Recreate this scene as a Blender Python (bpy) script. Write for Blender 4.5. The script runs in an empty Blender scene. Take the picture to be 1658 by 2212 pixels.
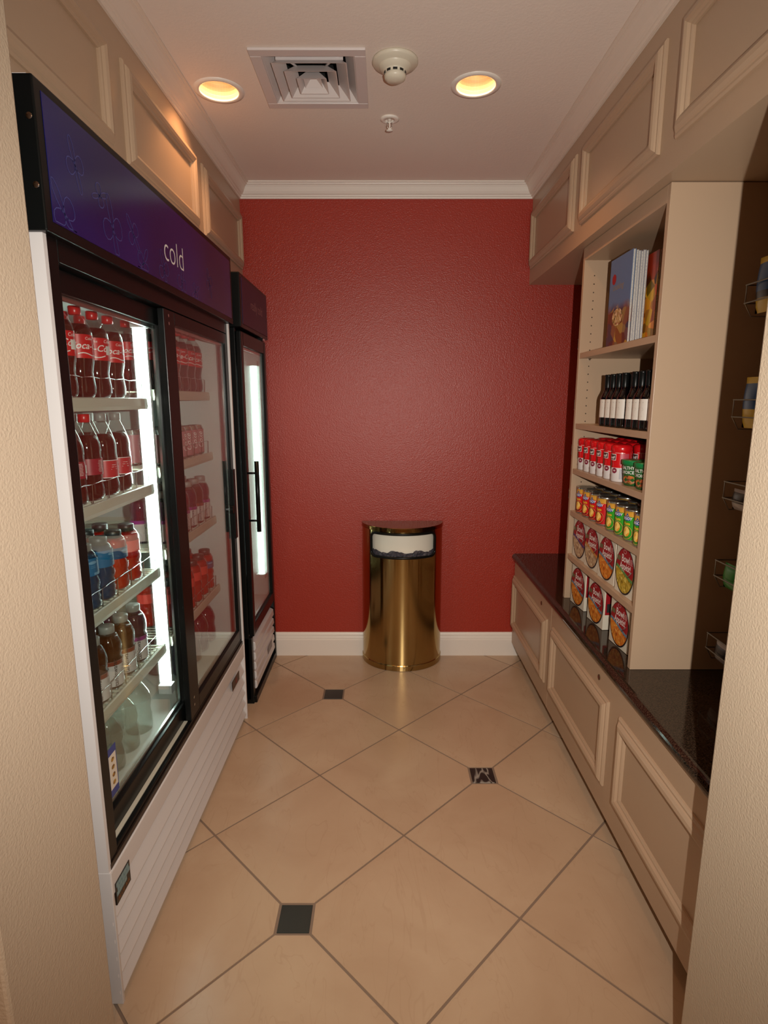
import bpy, bmesh, math, random
from math import pi, sin, cos, radians
from mathutils import Vector, Matrix
random.seed(7)
S = bpy.context.scene
COL = S.collection

# ------------------------------------------------------------------ camera
F = 1247.0
cam = bpy.data.cameras.new('camera'); camo = bpy.data.objects.new('camera', cam); COL.objects.link(camo)
cam.sensor_fit = 'VERTICAL'; cam.sensor_height = 36.0; cam.lens = F / 2212 * 36.0
cam.clip_start = 0.02
PITCH = math.atan(240 / F)
camo.location = (0, 0, 1.48); camo.rotation_euler = (pi / 2 - PITCH, 0, radians(-0.0))
S.camera = camo

# ------------------------------------------------------------------ world, lights, exposure
w = bpy.data.worlds.new('world'); S.world = w; w.use_nodes = True
w.node_tree.nodes['Background'].inputs[0].default_value = (1.0, 0.75, 0.5, 1)
w.node_tree.nodes['Background'].inputs[1].default_value = 0.01
S.view_settings.view_transform = 'Standard'; S.view_settings.look = 'None'
S.view_settings.gamma = 1.0; S.view_settings.use_curve_mapping = False
S.view_settings.exposure = 0.12
cy = S.cycles
cy.use_denoising = True; cy.max_bounces = 9; cy.diffuse_bounces = 4; cy.glossy_bounces = 5
cy.transmission_bounces = 6; cy.transparent_max_bounces = 40
cy.caustics_reflective = False; cy.caustics_refractive = False; cy.sample_clamp_indirect = 4.0

def light(name, kind, loc, power, color, rot=(0, 0, 0), **kw):
    l = bpy.data.lights.new(name, kind); l.energy = power; l.color = color
    for k, v in kw.items(): setattr(l, k, v)
    o = bpy.data.objects.new(name, l); o.location = loc; o.rotation_euler = rot; COL.objects.link(o); return o
FLASH = 130.0
light('camera_flash', 'SPOT', (0.13, -0.03, 1.50), FLASH, (1.0, 0.94, 0.86), (radians(83), 0, radians(1.0)), spot_size=radians(122), spot_blend=0.95, shadow_soft_size=0.005)
WARM = (1.0, 0.52, 0.24)
# the lobby behind the photographer: unseen area light added for warm ambient fill
light('lobby_fill', 'AREA', (0.0, -1.6, 2.5), 26.0, (1.0, 0.62, 0.34), (0, 0, 0), shape='RECTANGLE', size=1.6, size_y=1.2)

# ------------------------------------------------------------------ materials
def lin(c): return c / 12.92 if c <= 0.04045 else ((c + 0.055) / 1.055) ** 2.4
def rgb(r, g, b): return (lin(r / 255), lin(g / 255), lin(b / 255), 1)
MATS = {}
def mat(name, col, rough=0.5, metal=0.0, bump=None, var=None, spec=0.5, emit=None, coat=0.0, aniso=0.0):
    if name in MATS: return MATS[name]
    m = bpy.data.materials.new(name); m.use_nodes = True; nt = m.node_tree; n = nt.nodes; L = nt.links
    b = n['Principled BSDF']
    c = rgb(*col) if len(col) == 3 else col
    b.inputs['Base Color'].default_value = c; b.inputs['Roughness'].default_value = rough
    b.inputs['Metallic'].default_value = metal; b.inputs['Specular IOR Level'].default_value = spec
    b.inputs['Coat Weight'].default_value = coat
    if aniso: b.inputs['Anisotropic'].default_value = aniso
    if emit:
        b.inputs['Emission Color'].default_value = (*emit[:3], 1); b.inputs['Emission Strength'].default_value = emit[3]
    if bump or var:
        tc = n.new('ShaderNodeTexCoord')
    if bump:
        ns = n.new('ShaderNodeTexNoise'); ns.inputs['Scale'].default_value = bump[0]; ns.inputs['Detail'].default_value = 2
        L.new(tc.outputs['Object'], ns.inputs['Vector'])
        bp = n.new('ShaderNodeBump'); bp.inputs['Strength'].default_value = bump[1]; bp.inputs['Distance'].default_value = bump[2]
        L.new(ns.outputs['Fac'], bp.inputs['Height']); L.new(bp.outputs['Normal'], b.inputs['Normal'])
    if var:   # (scale, colour2, detail)
        v = n.new('ShaderNodeTexNoise'); v.inputs['Scale'].default_value = var[0]; v.inputs['Detail'].default_value = var[2] if len(var) > 2 else 5
        L.new(tc.outputs['Object'], v.inputs['Vector'])
        cr = n.new('ShaderNodeValToRGB'); cr.color_ramp.elements[0].position = 0.35; cr.color_ramp.elements[1].position = 0.68
        cr.color_ramp.elements[0].color = c; cr.color_ramp.elements[1].color = rgb(*var[1])
        L.new(v.outputs['Fac'], cr.inputs['Fac']); L.new(cr.outputs['Color'], b.inputs['Base Color'])
    MATS[name] = m; return m
def glass(name, tint=(1, 1, 1), f0=0.05, rough=0.0):
    m = bpy.data.materials.new(name); m.use_nodes = True; nt = m.node_tree; n = nt.nodes; L = nt.links
    n.remove(n['Principled BSDF']); out = n['Material Output']
    tr = n.new('ShaderNodeBsdfTransparent'); tr.inputs[0].default_value = (*tint, 1)
    gl = n.new('ShaderNodeBsdfGlossy'); gl.inputs['Roughness'].default_value = rough; gl.inputs['Color'].default_value = (1, 1, 1, 1)
    lw = n.new('ShaderNodeLayerWeight'); lw.inputs['Blend'].default_value = 0.5
    p = n.new('ShaderNodeMath'); p.operation = 'POWER'; p.inputs[1].default_value = 5; L.new(lw.outputs['Facing'], p.inputs[0])
    q = n.new('ShaderNodeMath'); q.operation = 'MULTIPLY_ADD'; q.inputs[1].default_value = 1 - f0; q.inputs[2].default_value = f0; L.new(p.outputs[0], q.inputs[0])
    mx = n.new('ShaderNodeMixShader'); L.new(q.outputs[0], mx.inputs[0]); L.new(tr.outputs[0], mx.inputs[1]); L.new(gl.outputs[0], mx.inputs[2])
    L.new(mx.outputs[0], out.inputs['Surface']); MATS[name] = m; return m
def liquid(name, tint, base, k=0.5):
    """coloured drink: partly lets light through, partly scatters"""
    m = bpy.data.materials.new(name); m.use_nodes = True; nt = m.node_tree; n = nt.nodes; L = nt.links
    b = n['Principled BSDF']; out = n['Material Output']
    b.inputs['Base Color'].default_value = rgb(*base); b.inputs['Roughness'].default_value = 0.08
    tr = n.new('ShaderNodeBsdfTransparent'); tr.inputs[0].default_value = rgb(*tint)
    mx = n.new('ShaderNodeMixShader'); mx.inputs[0].default_value = 1 - k
    L.new(tr.outputs[0], mx.inputs[1]); L.new(b.outputs[0], mx.inputs[2]); L.new(mx.outputs[0], out.inputs['Surface']); MATS[name] = m; return m
def food(name, cols, scale=90, top=None, zsplit=None):
    """printed picture of food: cell colours; optional plain upper colour above zsplit"""
    m = bpy.data.materials.new(name); m.use_nodes = True; nt = m.node_tree; n = nt.nodes; L = nt.links
    b = n['Principled BSDF']; b.inputs['Roughness'].default_value = 0.3
    tc = n.new('ShaderNodeTexCoord'); ns = n.new('ShaderNodeTexNoise'); ns.inputs['Scale'].default_value = scale * .5
    L.new(tc.outputs['Object'], ns.inputs['Vector'])
    v = n.new('ShaderNodeTexVoronoi'); v.inputs['Scale'].default_value = scale; L.new(tc.outputs['Object'], v.inputs['Vector'])
    sp = n.new('ShaderNodeSeparateColor'); L.new(v.outputs['Color'], sp.inputs[0])
    cr = n.new('ShaderNodeValToRGB'); cr.color_ramp.interpolation = 'LINEAR'
    e = cr.color_ramp.elements
    while len(e) < len(cols): e.new(0.5)
    for i, c in enumerate(cols): e[i].position = i / (len(cols) - 1); e[i].color = rgb(*c)
    L.new(sp.outputs[0], cr.inputs[0])
    src = cr.outputs[0]
    if top:
        se = n.new('ShaderNodeSeparateXYZ'); L.new(tc.outputs['Object'], se.inputs[0])
        ad = n.new('ShaderNodeMath'); ad.operation = 'MULTIPLY_ADD'; ad.inputs[1].default_value = 0.05; L.new(ns.outputs['Fac'], ad.inputs[0]); L.new(se.outputs['Z'], ad.inputs[2])
        gt = n.new('ShaderNodeMapRange'); gt.inputs[1].default_value = zsplit; gt.inputs[2].default_value = zsplit + 0.03; L.new(ad.outputs[0], gt.inputs[0])
        mx = n.new('ShaderNodeMix'); mx.data_type = 'RGBA'; L.new(gt.outputs[0], mx.inputs['Factor']); L.new(src, mx.inputs[6]); mx.inputs[7].default_value = rgb(*top); src = mx.outputs[2]
    L.new(src, b.inputs['Base Color']); MATS[name] = m; return m

M_JAMB = mat('beige_orange_peel_paint', (184, 166, 144), 0.55, bump=(210, 0.5, 0.0024))
M_PANEL = mat('beige_satin_trim_paint', (180, 154, 128), 0.36, bump=(260, 0.06, 0.0006))
M_CEIL = mat('ceiling_paint', (236, 224, 214), 0.8, bump=(120, 0.30, 0.002))
M_WHITE = mat('white_trim_paint', (236, 230, 222), 0.35)
M_CROWN = mat('crown_paint', (226, 212, 198), 0.4)
M_RED = mat('red_wall_paint', (160, 44, 27), 0.40, bump=(170, 0.55, 0.003), spec=0.6)
M_LOBBY = mat('lobby_paint', (170, 148, 118), 0.7)
M_GROUT = mat('grout', (134, 114, 98), 0.9)
M_BLACK = mat('black_frame', (14, 16, 16), 0.3, spec=0.22)
M_BLACKM = mat('black_matte', (12, 12, 11), 0.6)
M_BROWN = mat('dark_brown_plastic', (36, 27, 22), 0.35)
M_CWHITE = mat('cooler_white_metal', (212, 208, 206), 0.33)
M_INNER = mat('cooler_liner', (205, 212, 208), 0.4)
M_ALU = mat('aluminium', (190, 192, 190), 0.25, 0.9)
M_CHROME = mat('chrome', (220, 220, 220), 0.12, 1.0)
M_RAIL = mat('price_rail', (196, 194, 178), 0.35)
M_GRANITE = mat('black_granite', (10, 9, 8), 0.08, var=(260, (70, 54, 42), 3), spec=0.5)
M_BRASS = mat('brushed_brass', (172, 146, 96), 0.15, 1.0, aniso=0.85)
M_BRASS.node_tree.nodes['Principled BSDF'].inputs['Anisotropic Rotation'].default_value = 0.25
M_GLASS = glass('door_glass', (0.93, 0.97, 0.95), 0.085)
M_PET = glass('clear_bottle_plastic', (0.93, 0.94, 0.93), 0.06, 0.03)
M_GREYCAP = mat('grey_cap', (138, 140, 136), 0.35)
M_REDCAP = mat('red_cap', (190, 22, 24), 0.3)
M_BLKCAP = mat('charcoal_cap', (42, 44, 44), 0.4)
M_TXTW = mat('white_print', (232, 226, 222), 0.4)
M_TXTK = mat('dark_print', (40, 34, 34), 0.5)

# ------------------------------------------------------------------ mesh helpers
class MB:
    def __init__(s): s.v = []; s.f = []; s.m = []; s.sm = []
    def add(s, vs, fs, mi=0, smooth=False):
        o = len(s.v); s.v += [tuple(p) for p in vs]
        for f in fs: s.f.append([i + o for i in f]); s.m.append(mi); s.sm.append(smooth)
        return s
    def box(s, x0, x1, y0, y1, z0, z1, mi=0):
        vs = [(x, y, z) for x in (x0, x1) for y in (y0, y1) for z in (z0, z1)]
        return s.add(vs, [(0, 1, 3, 2), (4, 6, 7, 5), (0, 4, 5, 1), (2, 3, 7, 6), (0, 2, 6, 4), (1, 5, 7, 3)], mi)
    def prism(s, pts, axis, a0, a1, mi=0, smooth=False):
        """closed 2D outline extruded along axis: x:(y,z) y:(x,z) z:(x,y)"""
        def P(p, a): return {'x': (a, p[0], p[1]), 'y': (p[0], a, p[1]), 'z': (p[0], p[1], a)}[axis]
        n = len(pts); vs = [P(p, a0) for p in pts] + [P(p, a1) for p in pts]
        s.add(vs, [(i, (i + 1) % n, n + (i + 1) % n, n + i) for i in range(n)], mi, smooth)
        o = len(s.v) - 2 * n
        s.f += [list(range(o, o + n))[::-1], list(range(o + n, o + 2 * n))]; s.m += [mi, mi]; s.sm += [False, False]
        return s
    def lathe(s, prof, n=24, c=(0, 0, 0), mi=0, a0=0, a1=2 * pi, smooth=True, sx=1.0):
        full = abs(a1 - a0 - 2 * pi) < 1e-6; k = n if full else n + 1; vs = []
        for r, z in prof:
            for i in range(k):
                a = a0 + (a1 - a0) * i / n; vs.append((c[0] + r * cos(a) * sx, c[1] + r * sin(a), c[2] + z))
        fs = []
        for j in range(len(prof) - 1):
            for i in range(n):
                i2 = (i + 1) % k; fs.append((j * k + i, j * k + i2, (j + 1) * k + i2, (j + 1) * k + i))
        return s.add(vs, fs, mi, smooth)
    def tube(s, pts, r, n=8, mi=0, closed=False):
        pts = [Vector(p) for p in pts]; N = len(pts); vs = []
        for i, p in enumerate(pts):
            a = pts[(i - 1) % N] if (closed or i) else p; b = pts[(i + 1) % N] if (closed or i < N - 1) else p
            t = (b - a).normalized(); u = t.cross(Vector((0, 0, 1)))
            if u.length < 0.05: u = t.cross(Vector((0, 1, 0)))
            u.normalize(); w_ = t.cross(u).normalized()
            for k in range(n): q = p + u * r * cos(2 * pi * k / n) + w_ * r * sin(2 * pi * k / n); vs.append(q[:])
        fs = []
        for i in range(N if closed else N - 1):
            j = (i + 1) % N
            for k in range(n): fs.append((i * n + k, i * n + (k + 1) % n, j * n + (k + 1) % n, j * n + k))
        s.add(vs, fs, mi, True)
        if not closed:
            o = len(s.v) - N * n; s.f += [list(range(o, o + n)), list(range(o + (N - 1) * n, o + N * n))]; s.m += [mi, mi]; s.sm += [False] * 2
        return s
    def flat(s, tri, fn, mi=0):
        """2D (verts, faces) placed through fn(u, v)"""
        return s.add([fn(*p) for p in tri[0]], tri[1], mi)
    def build(s, name, mats, parent=None, bevel=0, kind=None, seg=2):
        me = bpy.data.meshes.new(name); L0 = Vector((0, 0, 0)); q = parent
        while q is not None: L0 += q.location; q = q.parent
        me.from_pydata([tuple(Vector(p) - L0) for p in s.v] if parent else s.v, [], s.f)
        if not isinstance(mats, (list, tuple)): mats = [mats]
        for m in mats: me.materials.append(m)
        me.polygons.foreach_set('material_index', s.m); me.polygons.foreach_set('use_smooth', s.sm); me.update()
        bm = bmesh.new(); bm.from_mesh(me); bmesh.ops.recalc_face_normals(bm, faces=bm.faces); bm.to_mesh(me); bm.free()
        o = bpy.data.objects.new(name, me); COL.objects.link(o)
        if parent: o.parent = parent
        if bevel:
            b = o.modifiers.new('bevel', 'BEVEL'); b.width = bevel; b.segments = seg; b.limit_method = 'ANGLE'; b.angle_limit = radians(40)
        if kind: o['kind'] = kind
        return o
def tag(o, label=None, cat=None, group=None, kind=None):
    if label: o['label'] = label
    if cat: o['category'] = cat
    if group: o['group'] = group
    if kind: o['kind'] = kind
    return o
def thing(name, label, cat, loc=(0, 0, 0), group=None):
    o = bpy.data.objects.new(name, None); o.empty_display_size = 0.05; COL.objects.link(o); o.location = loc
    return tag(o, label, cat, group)
def dup(root, loc, rz=0.0, label=None, group=None):
    r = root.copy(); COL.objects.link(r); r.location = loc; r.rotation_euler = (0, 0, rz)
    if label: r['label'] = label
    if group: r['group'] = group
    for ch in root.children:
        c = ch.copy(); COL.objects.link(c); c.parent = r
        for g in ch.children:
            d = g.copy(); COL.objects.link(d); d.parent = c
    return r
_T = {}
def text2d(s, size, thin=0.0, shear=0.0, res=3, sx=1.0):
    """letter shapes centred on (0,0) as 2D verts + faces"""
    k = (s, size, thin, shear, sx)
    if k in _T: return _T[k]
    cu = bpy.data.curves.new('t', 'FONT'); cu.body = s; cu.size = size; cu.align_x = 'CENTER'; cu.align_y = 'CENTER'
    cu.resolution_u = res; cu.offset = thin; cu.shear = shear
    o = bpy.data.objects.new('t', cu); COL.objects.link(o)
    bpy.context.view_layer.update()
    me = o.evaluated_get(bpy.context.evaluated_depsgraph_get()).to_mesh()
    r = ([(v.co.x * sx, v.co.y) for v in me.vertices], [tuple(p.vertices) for p in me.polygons])
    bpy.data.objects.remove(o); bpy.data.curves.remove(cu); _T[k] = r; return r
def rect2d(u0, u1, v0, v1, n=1):
    vs = []; fs = []
    for i in range(n + 1):
        u = u0 + (u1 - u0) * i / n; vs += [(u, v0), (u, v1)]
        if i: fs.append((2 * i - 2, 2 * i, 2 * i + 1, 2 * i - 1))
    return vs, fs
def ell2d(cu, cv, ru, rv, n=20):
    return [(cu, cv)] + [(cu + ru * cos(2 * pi * i / n), cv + rv * sin(2 * pi * i / n)) for i in range(n)], [(0, 1 + i, 1 + (i + 1) % n) for i in range(n)]
def ring2d(cu, cv, ru, rv, t, n=24):
    vs = []; fs = []
    for i in range(n):
        a = 2 * pi * i / n; vs += [(cu + ru * cos(a), cv + rv * sin(a)), (cu + (ru - t) * cos(a), cv + (rv - t) * sin(a))]
        j = (i + 1) % n; fs.append((2 * i, 2 * j, 2 * j + 1, 2 * i + 1))
    return vs, fs
def cyl(r, a=0.0, e=0.0006, z0=0.0):            # wrap print round a cylinder facing +x
    return lambda u, v: ((r + e) * cos(a + u / r), (r + e) * sin(a + u / r), z0 + v)
def pl(x, y=0.0, z=0.0):                        # print on a plane facing +x
    return lambda u, v: (x, y + u, z + v)
def pln(x, y=0.0, z=0.0):                       # print on a plane facing -x
    return lambda u, v: (x, y - u, z + v)
ORD = ['first', 'second', 'third', 'fourth', 'fifth', 'sixth', 'seventh', 'eighth', 'ninth', 'tenth']

# ------------------------------------------------------------------ room shell
D = 3.21; ZC = 2.563; XL, XR = -1.45, 1.36; SL, SR = -0.741, 0.764; YJ = 1.0; JL, JR = -0.570, 0.629
def struct(o): o['kind'] = 'structure'; return o
struct(MB().box(XL, XR, D, D + .1, 0, ZC).build('wall_back', M_RED))
struct(MB().box(XL - .1, XL, YJ, D, 0, ZC).build('wall_left', M_PANEL))
struct(MB().box(XR, XR + .1, YJ, D, 0, ZC).build('wall_right', M_PANEL))
# front wall with the doorway the photographer stands behind
struct(MB().box(-2.3, JL, 0.72, YJ, 0, ZC).build('wall_front_west', M_JAMB, bevel=.006))
struct(MB().box(JR, 2.3, 0.72, YJ, 0, ZC).build('wall_front_east', M_JAMB, bevel=.006))
struct(MB().box(JL, JR, 0.72, YJ, 2.30, ZC).build('wall_front_header', M_JAMB))
struct(MB().box(-2.4, -2.3, -3.2, 1.0, 0, ZC).build('wall_lobby_west', M_LOBBY))
struct(MB().box(2.3, 2.4, -3.2, 1.0, 0, ZC).build('wall_lobby_east', M_LOBBY))
struct(MB().box(-2.4, 2.4, -3.3, -3.2, 0, ZC).build('wall_lobby_back', M_LOBBY))
# soffits with applied panel mouldings
sl = struct(MB().box(XL, SL, YJ, D, 2.072, ZC).build('wall_left_soffit', M_PANEL))
sr = struct(MB().box(SR, XR, YJ, D, 2.080, ZC).build('wall_right_soffit', M_PANEL))
MOULD = [(0, 0), (0.0, .006), (.005, .010), (.010, .010), (.013, .014), (.020, .019), (.030, .021), (.038, .017), (.042, .010), (.046, .009), (.050, .006), (.050, 0)]
def moulding(parent, x, sgn, y0, y1, z0, z1, m, sc=1.0):
    """mitred picture-frame moulding on a wall plane x; sgn = side it stands out to"""
    b = MB(); P = [(w_ * sc, h_ * sc) for w_, h_ in MOULD]; n = len(P)
    ring = []
    for (cy_, cz_, dy, dz) in ((y0, z0, 1, 1), (y1, z0, -1, 1), (y1, z1, -1, -1), (y0, z1, 1, -1)):
        ring.append([(x + sgn * h_, cy_ + dy * w_, cz_ + dz * w_) for w_, h_ in P])
    vs = [p for r in ring for p in r]; fs = []
    for k in range(4):
        k2 = (k + 1) % 4
        for i in range(n - 1): fs.append((k * n + i, k * n + i + 1, k2 * n + i + 1, k2 * n + i))
    b.add(vs, fs, 0, False); return b.build('panel_moulding', m, parent)
for y0, y1 in ((1.09, 1.735), (1.825, 2.467), (2.555, 3.192)): moulding(sl, SL, 1, y0, y1, 2.150, 2.423, M_PANEL)
for y0, y1 in ((1.03, 1.662), (1.758, 2.410), (2.497, 3.180)): moulding(sr, SR, -1, y0, y1, 2.150, 2.434, M_PANEL)
# crown trim, mitred at the two back corners
CR = [(0, 2.496), (.007, 2.496), (.008, 2.503), (.014, 2.506), (.015, 2.511), (.022, 2.514), (.030, 2.524), (.040, 2.541), (.047, 2.549), (.053, 2.551), (.054, 2.555), (.062, 2.557), (.062, ZC)]
def crown(name, f0, f1, m=M_CROWN):
    n = len(CR); b = MB(); b.add([f0(*p) for p in CR] + [f1(*p) for p in CR], [(i, i + 1, n + i + 1, n + i) for i in range(n - 1)]); return struct(b.build(name, m))
crown('trim_1', lambda d, z: (SL + d, YJ, z), lambda d, z: (SL + d, D - d, z))
crown('trim_2', lambda d, z: (SL + d, D - d, z), lambda d, z: (SR - d, D - d, z), M_WHITE)
crown('trim_3', lambda d, z: (SR - d, YJ, z), lambda d, z: (SR - d, D - d, z))
BB = [(0, 0), (.015, 0), (.015, .098), (.013, .100), (.012, .112), (.010, .118), (.009, .130), (.005, .138), (0, .142)]
struct(MB().prism([(D - a, b_) for a, b_ in BB], 'x', XL, XR).build('baseboard_back', M_WHITE))
b = MB()
b.prism([(JL + a, b_) for a, b_ in BB], 'y', 0.705, YJ + .012); b.box(-2.29, JL + .0, 0.705, .72, 0, .12)
struct(b.build('baseboard_left', M_WHITE))
b = MB(); b.prism([(JR - a, b_) for a, b_ in BB], 'y', 0.705, YJ + .012); b.box(JR, 2.29, 0.705, .72, 0, .12)
struct(b.build('baseboard_right', M_WHITE))

# ceiling with round and square openings
VC = (-0.243, 2.225); VH = 0.150
DL = [(-0.586, 2.298), (0.321, 2.262)]; DR = 0.070
bm = bmesh.new(); edges = []
def loop(pts):
    vs = [bm.verts.new((x, y, ZC)) for x, y in pts]
    for i in range(len(vs)): edges.append(bm.edges.new((vs[i], vs[(i + 1) % len(vs)])))
loop([(-2.4, -3.3), (2.4, -3.3), (2.4, YJ), (XR, YJ), (XR, D), (XL, D), (XL, YJ), (-2.4, YJ)])
loop([(VC[0] + a * VH, VC[1] + b_ * VH) for a, b_ in ((-1, -1), (1, -1), (1, 1), (-1, 1))])
for c in DL: loop([(c[0] + DR * cos(2 * pi * i / 32), c[1] + DR * sin(2 * pi * i / 32)) for i in range(32)])
bmesh.ops.triangle_fill(bm, use_beauty=True, use_dissolve=False, edges=edges)
for f in bm.faces:
    if f.normal.z > 0: f.normal_flip()
me = bpy.data.meshes.new('ceiling'); bm.to_mesh(me); bm.free(); me.materials.append(M_CEIL)
o = bpy.data.objects.new('ceiling', me); COL.objects.link(o); struct(o)

# floor: slab with grout, clipped-corner tiles and small slate accents
floor = struct(MB().box(-2.4, 2.4, -3.3, D + .1, -.06, -.0022).build('floor', M_GROUT))
def tilemat(name, c1, c2, vein=None, rough=0.3):
    m = bpy.data.materials.new(name); m.use_nodes = True; nt = m.node_tree; n = nt.nodes; L = nt.links; b = n['Principled BSDF']; b.inputs['Roughness'].default_value = rough
    tc = n.new('ShaderNodeTexCoord'); oi = n.new('ShaderNodeObjectInfo')
    ad = n.new('ShaderNodeVectorMath'); ad.operation = 'ADD'; L.new(tc.outputs['Object'], ad.inputs[0])
    ml = n.new('ShaderNodeMath'); ml.operation = 'MULTIPLY'; ml.inputs[1].default_value = 13.0; L.new(oi.outputs['Random'], ml.inputs[0]); L.new(ml.outputs[0], ad.inputs[1])
    a = n.new('ShaderNodeTexNoise'); a.inputs['Scale'].default_value = 3.2; a.inputs['Detail'].default_value = 6; a.inputs['Distortion'].default_value = .6; L.new(ad.outputs[0], a.inputs['Vector'])
    cr = n.new('ShaderNodeValToRGB'); cr.color_ramp.elements[0].position = .3; cr.color_ramp.elements[1].position = .7; cr.color_ramp.elements[0].color = rgb(*c1); cr.color_ramp.elements[1].color = rgb(*c2)
    L.new(a.outputs['Fac'], cr.inputs['Fac']); src = cr.outputs['Color']
    if vein:
        wv = n.new('ShaderNodeTexNoise'); wv.inputs['Scale'].default_value = vein[1]; wv.inputs['Detail'].default_value = 3; wv.inputs['Distortion'].default_value = 1.5
        mp = n.new('ShaderNodeMapping'); mp.inputs['Rotation'].default_value = (0, 0, .7); mp.inputs['Scale'].default_value = (1, .3, 1); L.new(ad.outputs[0], mp.inputs[0]); L.new(mp.outputs[0], wv.inputs['Vector'])
        sb = n.new('ShaderNodeMath'); sb.operation = 'SUBTRACT'; sb.inputs[1].default_value = .5; L.new(wv.outputs['Fac'], sb.inputs[0])
        ab = n.new('ShaderNodeMath'); ab.operation = 'ABSOLUTE'; L.new(sb.outputs[0], ab.inputs[0])
        lt = n.new('ShaderNodeMapRange'); lt.inputs[1].default_value = .0; lt.inputs[2].default_value = vein[2]; lt.inputs[3].default_value = vein[3]; lt.inputs[4].default_value = 0; L.new(ab.outputs[0], lt.inputs[0])
        mx = n.new('ShaderNodeMix'); mx.data_type = 'RGBA'; L.new(lt.outputs[0], mx.inputs['Factor']); L.new(src, mx.inputs[6]); mx.inputs[7].default_value = rgb(*vein[0]); src = mx.outputs[2]
    L.new(src, b.inputs['Base Color'])
    ns = n.new('ShaderNodeTexNoise'); ns.inputs['Scale'].default_value = 60; L.new(tc.outputs['Object'], ns.inputs['Vector'])
    bp = n.new('ShaderNodeBump'); bp.inputs['Strength'].default_value = .12; bp.inputs['Distance'].default_value = .002; L.new(ns.outputs['Fac'], bp.inputs['Height']); L.new(bp.outputs[0], b.inputs['Normal'])
    return m
M_TILE = tilemat('beige_porcelain_tile', (186, 158, 130), (199, 174, 146), ((168, 138, 110), 7, .010, .20), 0.27)
M_SLATE = tilemat('black_slate', (30, 35, 34), (58, 64, 60), None, 0.45)
M_SLATEV = tilemat('black_marble', (30, 30, 30), (48, 48, 46), ((170, 165, 155), 9, .02, .9), 0.3)
T0 = (-0.2585, 2.737); E_ = 0.3275; BK = 0.100; G = 0.0026
def clip(poly, x0, x1, y0, y1):
    for ax, lim, sg in ((0, x0, 1), (0, x1, -1), (1, y0, 1), (1, y1, -1)):
        out = []
        for i in range(len(poly)):
            a, b_ = poly[i - 1], poly[i]; ia = (a[ax] - lim) * sg >= 0; ib = (b_[ax] - lim) * sg >= 0
            if ia != ib:
                t = (lim - a[ax]) / (b_[ax] - a[ax]); out.append((a[0] + t * (b_[0] - a[0]), a[1] + t * (b_[1] - a[1])))
            if ib: out.append(b_)
        poly = out
        if not poly: return []
    return poly
def node(i, j): return (T0[0] + (i - j) * E_, T0[1] - (i + j) * E_)
_acc = 0
for i in range(-8, 12):
    for j in range(-8, 12):
        # square tile between nodes (i,j) top, (i+1,j) east, (i+1,j+1) bottom, (i,j+1) west
        N_ = [(i, j), (i + 1, j), (i + 1, j + 1), (i, j + 1)]; P = [node(*q) for q in N_]
        cx, cyy = (P[0][0] + P[2][0]) / 2, (P[0][1] + P[2][1]) / 2
        if cx < -1.9 or cx > 1.8 or cyy < -0.3 or cyy > 3.6: continue
        sh = 1 - G * 2 / E_
        poly = []
        for k in range(4):
            q = N_[k]; p = P[k]; p = (cx + (p[0] - cx) * sh, cyy + (p[1] - cyy) * sh)
            if q[0] % 2 == 0 and q[1] % 2 == 0:
                h = BK / 2 + 0.005
                a, b_ = P[k - 1], P[(k + 1) % 4]
                def tw(t):  # point on edge from p towards t at the accent's edge
                    tt = (cx + (t[0] - cx) * sh, cyy + (t[1] - cyy) * sh); dd = (h - (abs(p[0] - P[k][0]) + abs(p[1] - P[k][1]))) / E_
                    return (p[0] + (tt[0] - p[0]) * dd, p[1] + (tt[1] - p[1]) * dd)
                poly += [tw(a), tw(b_)]
            else: poly.append(p)
        room = clip(poly, XL + .002, XR - .002, -.2, D - .002)
        if len(room) > 2:
            b = MB().prism([(x - cx, y - cyy) for x, y in room], 'z', -.010, 0.0)
            t = b.build('tile', M_TILE, None); t.location = (cx, cyy, 0); t.parent = floor
for i in range(-4, 5):
    for j in range(-4, 5):
        x, y = node(2 * i, 2 * j)
        if XL + .1 < x < XR - .1 and 0 < y < D - .1:
            h = BK / 2 - .004
            t = MB().box(-h, h, -h, h, -.010, .0002).build('accent_tile', M_SLATEV if (abs(x - .396) < .05 and abs(y - 2.08) < .1) else M_SLATE, None, bevel=.001)
            t.location = (x, y, 0); t.parent = floor
struct(MB().box(-2.3, 2.3, -3.2, -.21, -.0022, 0).build('floor_lobby', M_TILE))

# ------------------------------------------------------------------ ceiling fittings
M_VENT = mat('vent_white_enamel', (214, 206, 204), 0.35)
vent = thing('ceiling_vent', 'square white air diffuser with nested louvres in the ceiling', 'vent', (VC[0], VC[1], ZC))
b = MB(); h1, h0 = .185, VH - .002
for a, c in (((-h1, h1), (-h1, -h0)), ((-h1, h1), (h0, h1)), ((-h1, -h0), (-h0, h0)), ((h0, h1), (-h0, h0))):
    b.box(VC[0] + a[0], VC[0] + a[1], VC[1] + c[0], VC[1] + c[1], ZC - .008, ZC)
b.build('frame', M_VENT, vent, bevel=.002)
def frust(b, hb, ht, zb, zt, t=.002):
    vs = []
    for h, z in ((hb, zb), (ht, zt), (ht - t * 1.2, zt), (hb - t * 1.2, zb)):
        vs += [(VC[0] + sx * h, VC[1] + sy * h, z) for sx, sy in ((-1, -1), (1, -1), (1, 1), (-1, 1))]
    fs = []
    for r in range(4):
        for k in range(4): fs.append((r * 4 + k, r * 4 + (k + 1) % 4, ((r + 1) % 4) * 4 + (k + 1) % 4, ((r + 1) % 4) * 4 + k))
    b.add(vs, fs)
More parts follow.
